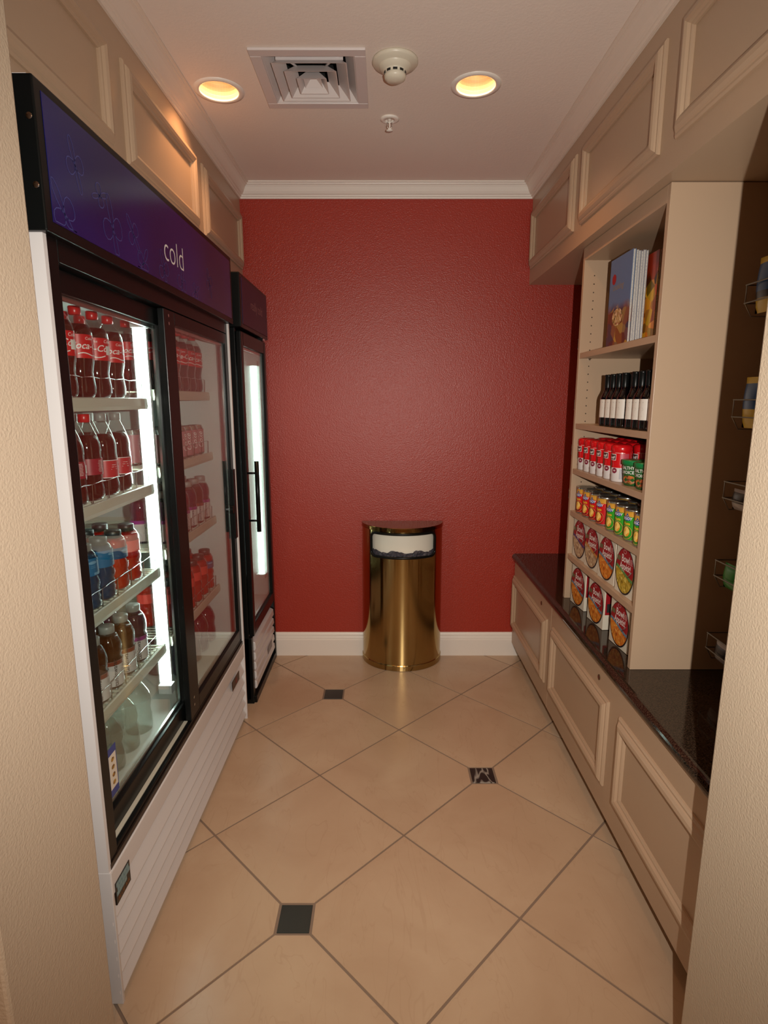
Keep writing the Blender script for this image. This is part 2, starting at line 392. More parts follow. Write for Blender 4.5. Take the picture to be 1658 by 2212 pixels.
for hb, ht, zb in ((.148, .118, -.004), (.122, .086, -.012), (.086, .052, -.018), (.050, .022, -.022)):
    b = MB(); frust(b, hb, ht, ZC + zb, ZC + zb + .034)
    b.build('louvre', M_VENT, vent)
MB().add([(VC[0] + sx * .030, VC[1] + sy * .030, ZC - .012) for sx, sy in ((-1, -1), (1, -1), (1, 1), (-1, 1))] + [(VC[0], VC[1], ZC + .014)], [(0, 1, 4), (1, 2, 4), (2, 3, 4), (3, 0, 4)]).build('centre_cone', M_VENT, vent)
b = MB()
for sx in (-1, 1): b.tube([(VC[0] + sx * .10, VC[1] - .12, ZC + .018), (VC[0] + sx * .045, VC[1] - .05, ZC + .012)], .004, 6)
b.box(VC[0] - .11, VC[0] + .11, VC[1] - .105, VC[1] - .10, ZC + .006, ZC + .018)
b.build('damper_bar', M_VENT, vent)
b = MB(); z1 = ZC + .16; hh = VH
b.add([(VC[0] + sx * hh, VC[1] + sy * hh, z) for z in (ZC, z1) for sx, sy in ((-1, -1), (1, -1), (1, 1), (-1, 1))], [(0, 1, 5, 4), (1, 2, 6, 5), (2, 3, 7, 6), (3, 0, 4, 7), (4, 5, 6, 7)])
b.build('duct_box', M_BLACKM, vent)

M_DET = mat('detector_plastic', (214, 208, 190), 0.35)
sd = thing('smoke_detector', 'round off-white smoke detector with a dark slotted dome on the ceiling', 'smoke detector', (.036, 2.115, ZC))
MB().lathe([(.0, 0), (.074, 0), (.075, -.006), (.070, -.012), (.054, -.017), (.052, -.018)], 40, (.036, 2.115, ZC)).build('base_plate', M_DET, sd)
MB().lathe([(.054, -.015), (.050, -.024), (.040, -.030), (.036, -.033), (.034, -.042), (.036, -.044), (.033, -.053), (.023, -.060), (0, -.062)], 40, (.036, 2.115, ZC)).build('dome', M_DET, sd)
b = MB()
for k in range(10):
    a = 2 * pi * k / 10 + .31
    c0, c1 = a - .2, a + .2
    vs = [(.036 + .0362 * cos(t), 2.115 + .0362 * sin(t), ZC + z) for t in (c0, (c0 + c1) / 2, c1) for z in (-.0345, -.0415)]
    b.add(vs, [(0, 2, 3, 1), (2, 4, 5, 3)])
b.build('slots', M_BLACKM, sd, kind='stuff')
MB().flat(text2d('UL', .016, 0), lambda u, v: (.004 + u, 2.070 + v, ZC - .0115)).build('red_stamp', mat('red_print', (190, 30, 30), .5), sd)
sp = thing('fire_sprinkler', 'small white pendent fire sprinkler in the ceiling', 'sprinkler', (.022, 2.508, ZC))
MB().lathe([(.036, 0), (.037, -.003), (.030, -.006), (.018, -.007), (.016, 0)], 28, (.022, 2.508, ZC)).build('escutcheon', M_WHITE, sp)
b = MB().lathe([(.007, 0), (.007, -.012), (.010, -.014), (.0, -.015)], 16, (.022, 2.508, ZC))
b.tube([(.030, 2.508, ZC - .012), (.032, 2.508, ZC - .028), (.022, 2.508, ZC - .040)], .0022); b.tube([(.014, 2.508, ZC - .012), (.012, 2.508, ZC - .028), (.022, 2.508, ZC - .040)], .0022)
b.lathe([(.003, -.012), (.003, -.040)], 8, (.022, 2.508, ZC)); b.build('sprinkler_head', M_WHITE, sp)
MB().lathe([(0, -.040), (.013, -.041), (.013, -.043), (0, -.044)], 16, (.022, 2.508, ZC)).build('deflector', M_WHITE, sp)

M_BAF = mat('cream_baffle', (190, 172, 140), 0.5)
M_BULB = mat('bulb_glow', (255, 255, 255), .5, emit=(1.0, 0.66, 0.32, 5.0))
for k, c in enumerate(DL):
    dl = thing('downlight', ['glowing recessed ceiling downlight above the drinks coolers', 'glowing recessed ceiling downlight on the shelving side of the smoke detector'][k], 'ceiling light', (c[0], c[1], ZC), 'recessed downlights')
    cc = (c[0], c[1], ZC)
    MB().lathe([(DR - .001, .004), (DR - .003, -.003), (DR + .004, -.005), (DR + .017, -.003), (DR + .018, 0)], 40, cc).build('trim_ring', M_WHITE, dl)
    prof = []; n = 9
    for i in range(n):
        z = .002 + i * .0115; r = DR - .002 - i * .0014
        prof += [(r, z), (r - .003, z + .0095), (r - .0018, z + .0115)]
    prof += [(.054, .11), (0, .112)]
    MB().lathe(prof, 40, cc, smooth=False).build('baffle', M_BAF, dl)
    MB().lathe([(.0, .072), (.024, .074), (.036, .082), (.040, .095), (.030, .108)], 24, cc).build('bulb', M_BULB, dl)
    l_ = light('downlight_lamp', 'SPOT', (c[0], c[1], ZC + .066), 14.0, WARM, (0, 0, 0), spot_size=radians(125), spot_blend=0.6, shadow_soft_size=0.03)

# ------------------------------------------------------------------ big two-door cooler
CF = -0.655; CY0, CY1 = 1.185, 2.515; CB = -1.40
big = thing('drinks_cooler', 'tall two-door sliding-glass drinks cooler with a blue sign reading cold', 'cooler', (CF, CY0, 0))
b = MB()
b.box(CB, CF + .002, CY0, CY0 + .012, 0, 2.068); b.box(CB, CF + .008, CY1 - .010, CY1, 0, 1.795)
b.box(CB, CF - .03, CY0, CY1, 2.03, 2.068); b.box(CB, CB + .02, CY0, CY1, .0, 2.05); b.box(CB, CF - .05, CY0, CY1, 0.02, .05)
b.build('cabinet', M_CWHITE, big)
b = MB(); IY0, IY1 = 1.235, 2.470; IX0, IX1 = -1.30, -.70
b.box(IX0, IX1 + .005, CY0 + .013, IY0, .42, 1.78); b.box(IX0, IX1 + .005, IY1, CY1 - .011, .42, 1.78)
b.box(IX0 - .02, IX0, IY0, IY1, .42, 1.78); b.box(IX0, IX1, IY0, IY1, 1.76, 1.80); b.box(IX0, IX1, IY0, IY1, .40, .432)
b.build('liner', M_INNER, big)
# header with sign
b = MB(); b.box(-.72, -.636, 1.172, 2.545, 1.797, 2.062); b.build('header_box', M_BLACK, big, bevel=.003)
M_SIGN = mat('blue_sign_film', (18, 22, 74), 0.18, var=(2.2, (30, 30, 104), 1))
sign = MB().box(-.637, -.6349, 1.196, 2.520, 1.818, 2.044).build('sign_panel', M_SIGN, big)
MB().flat(text2d('cold', .102, -.0014, res=6), pl(-.6343, 1.862, 1.913)).build('lettering', M_TXTW, sign)
M_FLW = mat('pale_blue_print', (60, 66, 124), .3)
def flower(cy_, cz_, r, rot, n=2):
    b = MB()
    def line(pts, t=.0011):
        for q in range(len(pts) - 1):
            a, c = Vector(pts[q]), Vector(pts[q + 1]); d = (c - a).normalized(); nn = Vector((-d.y, d.x)) * t
            b.add([(-.6346, *(a + nn)), (-.6346, *(a - nn)), (-.6346, *(c - nn)), (-.6346, *(c + nn))], [(0, 1, 2, 3)])
    for k, (ln, wd) in enumerate(((1.5, .28), (1.0, .55), (1.5, .25), (.95, .6))):
        a = rot + k * pi / 2; pts = []
        for q in range(13):
            t = 2 * pi * q / 12; lx = r * ln * (.5 - .5 * cos(t)); ly = r * wd * sin(t) * (.6 + .4 * (lx / r / ln))
            pts.append((cy_ + lx * cos(a) - ly * sin(a), cz_ + lx * sin(a) + ly * cos(a)))
        pts = [(min(2.515, max(1.20, y)), min(2.04, max(1.822, z))) for y, z in pts]
        line(pts)
    b.build('flower_print', M_FLW, sign)
for c in ((1.24, 1.845, .045, 2.2), (1.30, 1.955, .036, 1.9), (1.455, 1.875, .050, 1.8), (1.57, 1.895, .034, 2.3), (1.62, 1.835, .036, .9), (1.77, 1.85, .038, 1.9), (1.40, 1.93, .026, .3), (1.92, 1.842, .04, 1.4), (2.05, 1.84, .03, .5), (2.22, 1.90, .035, 2.0)): flower(*c)

b = MB()
for z in (1.992, 1.876):
    k = 12; ring = [(-.648 + .006 * cos(2 * pi * i / k), 1.1715, z + .006 * sin(2 * pi * i / k)) for i in range(k)]
    b.add(ring + [(-.648, 1.168, z)], [(i, (i + 1) % k, k) for i in range(k)], 0, True)
b.build('header_bolts', M_CHROME, big, kind='stuff')
# black face frame
b = MB()
b.box(-.71, CF, CY0 + .010, 1.238, .375, 1.80); b.box(-.71, CF, 2.490, CY1 - .010, .375, 1.80)
b.box(-.72, CF, 1.238, 2.49, 1.755, 1.80); b.box(-.72, CF - .002, 1.238, 2.49, .375, .405)
b.build('face_frame', M_BLACK, big, bevel=.002)
MB().box(-.70, CF + .003, CY0 + .010, CY1 - .010, .378, .392).build('sill', M_BROWN, big)
MB().box(-.682, -.670, 1.26, 1.80, .405, .4075).build('sill_track', M_RAIL, big)
def slide_door(name, x0, x1, y0, y1, st0, st1, z0, z1, rb, rt):
    d = MB()
    d.box(x0, x1, y0, y0 + st0, z0, z1); d.box(x0, x1, y1 - st1, y1, z0, z1); d.box(x0, x1, y0 + st0, y1 - st1, z0, z0 + rb); d.box(x0, x1, y0 + st0, y1 - st1, z1 - rt, z1)
    fr = d.build(name, M_BLACK, big, bevel=.002)
    ya, yb, za, zb = y0 + st0, y1 - st1, z0 + rb, z1 - rt; xm = (x0 + x1) / 2
    MB().box(xm - .002, xm + .002, ya, yb, za, zb).build('glass_pane', M_GLASS, fr)
    g = MB(); t = .010
    for (p, q, r, s_) in ((ya, ya + t * .4, za, zb), (yb - t, yb, za, zb), (ya, yb, za, za + t), (ya, yb, zb - t, zb)): g.box(x0 + .001, xm - .003, p, q, r, s_)
    g.build('spacer_bar', M_ALU, fr); return fr
slide_door('sliding_door', -.704, -.682, 1.238, 1.860, .048, .034, .407, 1.752, .058, .048)
d2 = slide_door('sliding_door', -.676, -.656, 1.800, 2.492, .090, .020, .407, 1.752, .050, .040)
b = MB().box(-.660, -.648, 2.470, 2.502, .885, 1.19); b.build('pull_plate', M_BLACK, d2, bevel=.002)
b = MB(); k = 16
b.add([(-.650, 2.458 + .014 * cos(2 * pi * i / k), 1.018 + .018 * sin(2 * pi * i / k)) for i in range(k)] + [(-.664, 2.458 + .014 * cos(2 * pi * i / k), 1.018 + .018 * sin(2 * pi * i / k)) for i in range(k)], [tuple(range(k))] + [(i, (i + 1) % k, k + (i + 1) % k, k + i) for i in range(k)])
b.build('lock', M_BLACK, d2)
b = MB()
for z in (1.735, 1.712, .475, .448):
    b.add([(-.6552, 1.838 + .005 * cos(2 * pi * i / 10), z + .005 * sin(2 * pi * i / 10)) for i in range(10)], [tuple(range(10))])
b.build('screws', M_ALU, d2, kind='stuff')
# lower grille
b = MB().box(-.70, CF + .006, CY0 + .0, CY1 - .001, .312, .376); b.build('lip', M_CWHITE, big, bevel=.003)
zz = [.312, .236, .182, .128, .074, .018]
for k in range(5):
    b = MB().prism([(-.676, zz[k] - .001), (-.652, zz[k + 1] + .008), (-.652, zz[k + 1] + .004), (-.668, zz[k + 1] + .004), (-.684, zz[k] - .001)], 'y', CY0 + .013, CY1 - .012)
    b.build('slat', M_CWHITE, big)
b = MB().box(-.70, -.650, CY0 - .001, CY0 + .008, 0.0, .377); fl = b.build('end_flange', M_CWHITE, big, bevel=.001)
b = MB()
for z in (.235, .185, .135, .085, .035):
    b.add([(-.6535, CY0 - .0012, z + .005), (-.6565, CY0 - .0012, z + .005), (-.6565, CY0 - .0012, z - .005), (-.6535, CY0 - .0012, z - .005)], [(0, 1, 2, 3)])
b.build('flange_slots', M_TXTW, fl, kind='stuff')
st = MB().box(-.651, -.6475, 1.197, 1.274, .276, .335).build('round_top_sticker', mat('black_sticker', (16, 16, 18), .35), big)
b = MB()
for r in range(3):
    for c in range(5 - (r == 0)):
        u = 1.201 + c * .0135 + (r % 2) * .004; v = .297 + r * .0122
        b.box(-.6475, -.6470, u, u + .0120, v, v + .0108)
b.build('ice_block_print', mat('ice_print', (120, 150, 154), .4), st)
MB().flat(text2d('BLUE AIR', .0155, 0), pl(-.6470, 1.236, .2865)).build('lettering', mat('ochre_print', (150, 92, 40), .5), st)
st = MB().box(-.651, -.6497, 2.292, 2.408, .252, .292).build('dark_sticker', mat('dark_red_sticker', (44, 18, 16), .3), big)
MB().box(-.6497, -.6492, 2.345, 2.365, .262, .284).build('sticker_mark', mat('sticker_red', (120, 26, 22), .4), st)
# energy sticker on the near glass
st = MB().box(-.6912, -.6905, 1.300, 1.345, .488, .620).build('price_sticker', mat('sticker_blue', (52, 66, 128), .4), big)
b = MB(); b.box(-.6905, -.6902, 1.304, 1.341, .508, .600)
b.build('sticker_panel', mat('sticker_cream', (214, 204, 186), .4), st)
b = MB()
for k in range(4): b.flat(ell2d(0, 0, .008, .006), pl(-.6900, 1.323, .522 + k * .021))
b.build('sticker_pictures', food('sticker_food', [(60, 40, 20), (150, 100, 40), (200, 160, 60)], 400), st, kind='stuff')
# lamp behind the mullion
M_TUBE = mat('tube_glow', (255, 255, 255), .5, emit=(0.80, 1.0, 0.93, 26.0))
lh = MB().box(-.780, -.738, 1.862, 1.874, .49, 1.73).build('lamp_holder', M_CWHITE, big)
for z in (.492, 1.700): MB().box(-.772, -.728, 1.828, 1.862, z, z + .03).build('lamp_end_cap', M_CWHITE, big)
MB().lathe([(.0, .522), (.0150, .522), (.0150, 1.70), (0, 1.70)], 14, (-.752, 1.845, 0)).build('lamp_tube', M_TUBE, big)
# shelves
SX = -.735; SB = -1.28
SHA = [1.485, 1.220, .945, .680]; SHB = [1.512, 1.263, .986, .677]
def shelf(ya, yb, z):
    b = MB(); 
    n = int((yb - ya) / .022)
    for i in range(n + 1):
        y = ya + .004 + (yb - ya - .008) * i / n; b.box(SB, SX - .002, y - .0016, y + .0016, z - .006, z - .002)
    for x in (SB, -1.1, -.92, -.76): b.box(x, x + .005, ya, yb, z - .011, z - .006)
    s_ = b.build('wire_shelf', M_RAIL, big)
    MB().prism([(SX, z + .004), (SX + .004, z + .002), (SX + .006, z - .020), (SX + .004, z - .030), (SX - .001, z - .030), (SX - .004, z - .006), (SX - .004, z + .003)], 'y', ya, yb).build('price_rail', M_RAIL, s_)
    g = MB(); 
    for i in range(int((yb - ya) / .088)):
        y = ya + .03 + i * .088 + .044
        g.tube([(SX - .004, y - .0435, z + .002), (SX - .002, y - .0435, z + .052), (SX + .0, y, z + .055), (SX - .002, y + .0435, z + .052), (SX - .004, y + .0435, z + .002)], .0013, 5)
    g.build('bottle_guard', M_CHROME, s_)
for z in SHA: shelf(IY0 + .005, 1.815, z)
for z in SHB: shelf(1.875, IY1 - .004, z)
b = MB()
for y in (IY1 - .020, 1.845):
    b.box(-1.299, -1.294, y - .02, y - .005, .44, 1.75)
b.box(-.93, -.905, IY1 - .003, IY1 - .0005, .44, 1.75)
pil = b.build('shelf_pilaster', M_CWHITE, big)
b = MB()
for k in range(36): b.box(-.924, -.911, IY1 - .0036, IY1 - .003, .50 + k * .033, .508 + k * .033)
b.build('pilaster_slots', M_BLACKM, pil, kind='stuff')

# ------------------------------------------------------------------ small single-door cooler
SF = -.632; SY0, SY1 = 2.640, 3.188
sm = thing('narrow_cooler', 'narrow black single-door cooler with a sign reading really cold', 'cooler', (SF, SY0, 0))
b = MB(); b.box(-1.30, -.6565, SY0, SY0 + .021, .02, 1.80); b.box(-1.30, SF - .04, SY1 - .02, SY1, .02, 1.80); b.box(-1.30, SF - .06, SY0, SY1, 1.78, 2.0); b.box(-1.30, -1.28, SY0, SY1, .02, 1.8)
b.box(-1.30, -.70, SY0, SY1, 0.012, .05); b.box(-.70, SF - .012, SY0 + .0, SY0 + .035, .0, .345); b.box(-.70, SF, SY1 - .028, SY1, .0, .36); b.box(-.70, SF, SY0 + .012, SY1 - .028, .0, .035); b.box(-.70, SF - .02, SY0 + .012, SY1 - .028, .035, .06)
b.build('cabinet', M_BLACK, sm, bevel=.003)
b = MB(); b.box(-1.27, -.658, SY0 + .021, SY0 + .045, .36, 1.77); b.box(-1.27, -.658, SY1 - .05, SY1 - .021, .36, 1.77); b.box(-1.28, -1.26, SY0 + .05, SY1 - .05, .36, 1.77); b.box(-1.26, -.658, SY0 + .045, SY1 - .05, 1.74, 1.77); b.box(-1.26, -.658, SY0 + .045, SY1 - .05, .36, .40)
b.build('liner', M_INNER, sm)
hb = MB().box(-.74, SF + .014, 2.606, SY1, 1.795, 2.022).build('header_box', M_BLACK, sm, bevel=.004)
sg = MB().box(SF + .013, SF + .0165, 2.640, SY1 - .016, 1.812, 2.006).build('sign_panel', mat('purple_sign_film', (50, 22, 54), .35, spec=.3), sm)
MB().flat(text2d('really cold', .062, -.0012), pl(SF + .0172, 2.925, 1.915)).build('lettering', mat('dim_print', (205, 165, 158), .4), sg)
b = MB(); b.box(SF - .025, SF + .010, 3.08, 3.13, 1.785, 1.795); b.tube([(SF - .01, 3.12, 1.79), (SF - .01, 3.12, 1.768), (SF - .002, 3.12, 1.764)], .003, 6)
b.build('header_latch', M_CHROME, sm)
d = MB(); z0, z1 = .352, 1.785
DXB = -.655; d.box(DXB, SF, SY0 + .006, SY0 + .050, z0, z1); d.box(DXB, SF, SY1 - .046, SY1, z0, z1); d.box(DXB, SF, SY0 + .050, SY1 - .046, z0, z0 + .055); d.box(DXB, SF, SY0 + .050, SY1 - .046, z1 - .062, z1)
dr = d.build('hinged_door', M_BLACK, sm, bevel=.004)
ya, yb, za, zb = SY0 + .050, SY1 - .046, z0 + .055, z1 - .062
MB().box(-.646, -.643, ya, yb, za, zb).build('glass_pane', M_GLASS, dr)
g = MB(); t = .012
for (p, q, r, s_) in ((ya, ya + t, za, zb), (yb - t, yb, za, zb), (ya, yb, za, za + t), (ya, yb, zb - t, zb)): g.box(-.6548, -.6465, p, q, r, s_)
g.build('spacer_bar', M_ALU, dr)
b = MB(); b.tube([(SF + .042, 2.668, .872), (SF + .042, 2.668, 1.206)], .0105, 10)
for z in (.925, 1.150): b.tube([(SF - .002, 2.668, z), (SF + .042, 2.668, z)], .005, 8)
b.build('pull_handle', M_BLACK, dr)
MB().lathe([(0, .53), (.016, .53), (.016, 1.66), (0, 1.66)], 16, (-.684, SY1 - .074, 0)).build('lamp_tube', mat('dim_tube_glow', (255, 255, 255), .5, emit=(0.80, 1.0, 0.93, 5.0)), sm)
for z in (.505, 1.66): MB().box(-.712, -.662, SY1 - .097, SY1 - .051, z, z + .025).build('lamp_end_cap', M_CWHITE, sm)
for z in (.66, .92, 1.18, 1.44):
    b = MB(); n = 17
    for i in range(n + 1):
        y = 2.70 + .42 * i / n; b.box(-1.24, -.80, y - .0015, y + .0015, z - .004, z)
    b.box(-.80, -.795, 2.70, 3.12, z - .006, z + .002); b.box(-1.0, -.995, 2.70, 3.12, z - .008, z - .004)
    b.build('wire_shelf', M_RAIL, sm)
zz = [.318, .262, .212, .162, .112, .060]
for k in range(5):
    b = MB(); b.prism([(-.660, zz[k]), (-.636, zz[k] - .012), (-.634, zz[k + 1] + .012), (-.640, zz[k + 1] + .002), (-.660, zz[k + 1])], 'y', SY0 + .040, SY1 - .036)
    b.build('slat', M_CWHITE, sm, bevel=.002)
MB().box(-.6335, -.632, 2.955, 3.06, .120, .160).build('dark_red_sticker', mat('dark_red_sticker2', (72, 20, 14), .3), sm)

# ------------------------------------------------------------------ bottles and cans
def bottle(name, label, cat, prof, fill, liq, capm, capr, caph, lab=None, prints=(), neck=.0125, seg=22):
    """prof: outline (r,z); liquid fills to fill; lab: (z0,z1,r,mat); prints: list of (mat, tri2d, z) wrapped on the label"""
    root = thing(name, label, cat)
    MB().lathe(prof, seg).build('clear_shell', M_PET, root)
    if liq:
        ip = [(0, .003)] + [(max(r - .0022, .001), z + .001) for r, z in prof if z <= fill]
        # cut at fill level
        for (r0, z0), (r1, z1) in zip(prof, prof[1:]):
            if z0 <= fill < z1: r = r0 + (r1 - r0) * (fill - z0) / (z1 - z0) - .0022; ip.append((r, fill))
        ip.append((0, fill)); MB().lathe(ip, seg).build('drink', liq, root)
    ht = prof[-1][1]
    c = MB().lathe([(0, ht + .004), (capr * .9, ht + .004), (capr, ht + .002), (capr, ht + .004 - caph), (capr * .93, ht + .003 - caph)], seg)
    c.build('cap', capm, root)
    if lab:
        z0, z1, r, m = lab
        lb = MB().lathe([(r, z0), (r, z1)], seg).build('label', m, root)
        for pm, items in prints:
            q = MB()
            for tri, z, a in items: q.flat(tri, cyl(r, a, .0007, z))
            q.build('lettering', pm, lb)
    return root
P_COLA = [(.0, .0), (.020, .0), (.029, .004), (.034, .014), (.035, .030), (.0325, .052), (.0310, .066), (.0335, .082), (.0362, .094), (.0362, .160), (.0350, .170), (.0300, .182), (.0215, .196), (.0150, .205), (.0125, .210), (.0125, .224)]
P_SODA = [(.0, .0), (.020, .0), (.030, .004), (.0350, .014), (.0352, .034), (.0330, .050), (.0340, .062), (.0352, .070), (.0352, .112), (.0340, .124), (.0352, .136), (.0330, .152), (.0260, .174), (.0180, .194), (.0130, .206), (.0125, .222)]
P_SPORT = [(.0, .0), (.030, .0), (.0350, .005), (.0362, .016), (.0330, .024), (.0355, .032), (.0330, .040), (.0355, .048), (.0330, .056), (.0362, .066), (.0362, .076), (.0310, .090), (.0300, .104), (.0350, .124), (.0345, .136), (.0280, .150), (.0210, .158), (.0195, .168)]
P_VIT = [(.0, .0), (.030, .0), (.0340, .005), (.0345, .012), (.0345, .086), (.0330, .092), (.0345, .098), (.0360, .112), (.0352, .128), (.0310, .144), (.0235, .157), (.0180, .163), (.0180, .178)]
P_JUG = [(.0, .0), (.034, .0), (.0420, .006), (.0435, .016), (.0415, .022), (.0435, .028), (.0415, .034), (.0435, .040), (.0415, .046), (.0435, .054), (.0400, .064), (.0400, .088), (.0435, .098), (.0420, .114), (.0360, .134), (.0240, .156), (.0160, .168), (.0150, .184)]
LQ_COLA = liquid('cola', (60, 22, 14), (30, 9, 6), .30)
LQ_CHERRY = liquid('cherry_cola', (84, 26, 22), (44, 14, 12), .30)
LQ_BLUE = liquid('blue_drink', (70, 160, 200), (14, 70, 108), .35)
LQ_RED = liquid('red_drink', (240, 80, 60), (205, 34, 22), .3)
LQ_TEA = liquid('dark_red_drink', (130, 50, 30), (66, 20, 12), .35)
LQ_PURP = liquid('purple_drink', (120, 50, 90), (70, 20, 60), .35)
LQ_WATER = liquid('water', (228, 234, 232), (200, 205, 200), .985)
M_REDL = mat('red_label', (196, 24, 28), .35); M_MARL = mat('maroon_label', (142, 28, 44), .35); M_BLUEL = mat('teal_blue_label', (24, 96, 140), .35)
M_WL = mat('white_label', (196, 188, 186), .4); M_PL = mat('purple_label', (140, 40, 120), .35)
def bars(w_, rows, h=.0012, gap=.003):
    vs = []; fs = []
    for i in range(rows):
        v = -i * gap; o_ = len(vs); ww = w_ * (.7 + .3 * ((i * 7) % 5) / 4)
        vs += [(-ww / 2, v), (ww / 2, v), (ww / 2, v + h), (-ww / 2, v + h)]; fs.append((o_, o_ + 1, o_ + 2, o_ + 3))
    return vs, fs
wave = ([(-.03 + .006 * i, .003 * sin(i * .7) + s_ * .0012) for i in range(11) for s_ in (-1, 1)], [(2 * i, 2 * i + 2, 2 * i + 3, 2 * i + 1) for i in range(10)])
cola = bottle('cola_bottle', 'x', 'bottle', P_COLA, .184, LQ_COLA, M_REDCAP, .0148, .020, (.100, .158, .0366, M_REDL),
    [(M_TXTW, [(text2d('Coca-Cola', .024, .0002, .35), .130, .0), (wave, .110, .0), (text2d('Coke', .010, 0, .2), .148, .0), (text2d('Coke', .012, 0, .2), .149, 1.1), (rect2d(-.009, .009, -.013, .010, 3), .128, 1.15)]),
     (M_TXTK, [(bars(.014, 6, .0014, .0032), .135, 1.15)])])
diet = bottle('soda_bottle', 'x', 'bottle', P_SODA, .172, LQ_CHERRY, M_REDCAP, .0148, .020, (.070, .112, .0356, M_MARL),
    [(M_TXTW, [(rect2d(-.007, .007, -.010, .010, 3), .092, .55), (bars(.016, 9, .0009, .0035), .106, -.1)]), (M_TXTK, [(bars(.011, 5, .0014, .0032), .098, .55)])])
pibb = bottle('soda_bottle', 'x', 'bottle', P_SODA, .170, LQ_CHERRY, M_GREYCAP, .0148, .020, (.052, .100, .0356, mat('scarlet_label', (186, 40, 46), .35)),
    [(M_TXTW, [(text2d('P', .034, .0004, .3), .078, .75), (rect2d(-.035, .075, -.0008, .0008, 12), .052, 0), (rect2d(-.035, .075, -.0008, .0008, 12), .099, 0), (bars(.02, 3, .001, .006), .086, -.1)])])
powb = bottle('sports_bottle', 'x', 'bottle', P_SPORT, .150, LQ_BLUE, M_BLKCAP, .0225, .020, (.092, .138, .0352, M_BLUEL),
    [(mat('pale_blue_mark', (110, 150, 180), .4), [(ell2d(0, 0, .012, .004), .127, .2), (bars(.016, 2, .0009, .004), .117, .2), (rect2d(-.02, .02, -.004, .002, 6), .098, .8)])])
powr = bottle('sports_bottle', 'x', 'bottle', P_SPORT, .150, LQ_RED, M_BLKCAP, .0225, .020, (.092, .124, .0352, mat('deep_blue_label', (26, 66, 104), .35)),
    [(mat('pale_blue_mark', (110, 150, 180), .4), [(ell2d(0, 0, .012, .004), .115, .2), (bars(.016, 2, .0009, .004), .104, .2)])])
powrr = bottle('sports_bottle', 'x', 'bottle', P_SPORT, .150, LQ_RED, M_BLKCAP, .0225, .020, (.090, .124, .0352, mat('coral_label', (226, 70, 60), .35)), ())
vwt = text2d('vitaminwater', .0175, .0002, res=3)
vwt = ([(-v, u) for u, v in vwt[0]], vwt[1])
def vit(liq, top): return bottle('vitamin_drink_bottle', 'x', 'bottle', P_VIT, .150, liq, M_GREYCAP, .0205, .020, (.010, .084, .0350, M_WL),
    [(M_TXTK, [(vwt, .046, -.15), (bars(.018, 6, .0009, .004), .074, .75)]), (top, [(rect2d(-.10, .11, -.006, .006, 30), .078, 0)])])
vita = vit(LQ_TEA, mat('rust_band', (120, 50, 34), .4)); vitb = vit(LQ_PURP, M_PL)
jug = bottle('water_bottle', 'x', 'bottle', P_JUG, .150, LQ_WATER, mat('clear_cap', (180, 186, 184), .3), .0185, .018)
jugp = bottle('dark_juice_bottle', 'x', 'bottle', P_JUG, .150, LQ_PURP, M_BLKCAP, .0185, .018)
# can
can = thing('drink_can', 'x', 'can')
MB().lathe([(0, .002), (.024, .002), (.026, .0), (.0320, .008), (.0325, .012), (.0325, .104), (.0300, .112), (.0268, .118), (.0268, .120), (.0255, .120), (.0250, .116), (0, .116)], 22).build('can_body', M_ALU, can)
cl_ = MB().lathe([(.0329, .010), (.0329, .104)], 22).build('wrap_label', mat('rose_can_print', (176, 120, 124), .35), can)
q = MB(); q.flat(text2d('Coke', .030, 0, .3), lambda u, v: cyl(.0329, .1, .0006, .06)(-v, u)); q.flat(bars(.02, 20, .0012, .004), cyl(.0329, .9, .0006, .096)); q.build('lettering', M_TXTW, cl_)
q = MB().lathe([(.0125, .1163), (.0125, .1170), (.006, .1170)], 12); q.build('pull_tab', M_CHROME, can)

FIRST = set()
def put(root, x, y, z, rz, label, group):
    z += .0006
    if root.name not in FIRST:
        FIRST.add(root.name); root.location = (x, y, z); root.rotation_euler = (0, 0, rz); root['label'] = label; root['group'] = group; return root
    return dup(root, (x, y, z), rz, label, group)
ROW = ['front', 'second', 'third']
SHA_N = ['near door top shelf', 'near door second shelf', 'near door third shelf', 'near door fourth shelf', 'near door cooler floor']
SHN = ['top shelf', 'second shelf', 'third shelf', 'fourth shelf', 'cooler floor']
YA = [1.762 - .0, 1.676, 1.588, 1.500, 1.412]
def turn(x, y): return math.atan2(-y, -x)          # faces the doorway
specA = [  # near door; kinds for facings counted from the lamp
    (SHA[0], [cola] * 5, 'red-labelled cola bottle with red cap', 3, 1.695, .0875),
    (SHA[1], [pibb, pibb, diet, diet, diet], None, 3, 1.690, .0875),
    (SHA[2], [powrr, powr, powb, powb, powb], None, 3, 1.700, .0860),
    (SHA[3], [vitb, vita, vita, vita, vita], None, 3, 1.700, .0860),
    (.434, [jug] * 4, 'clear water bottle', 2, 1.700, .100)]
NAMES = {cola.name: 'red-labelled cola bottle', pibb.name: 'grey-capped soda bottle', diet.name: 'red-capped maroon-labelled soda bottle',
    powb.name: 'blue sports drink', powr.name: 'blue-labelled red drink', powrr.name: 'coral drink',
    vita.name: 'rust-banded vitamin drink', vitb.name: 'purple-banded vitamin drink', jug.name: 'clear water bottle', jugp.name: 'dark purple juice bottle', can.name: 'rose-coloured drink can'}
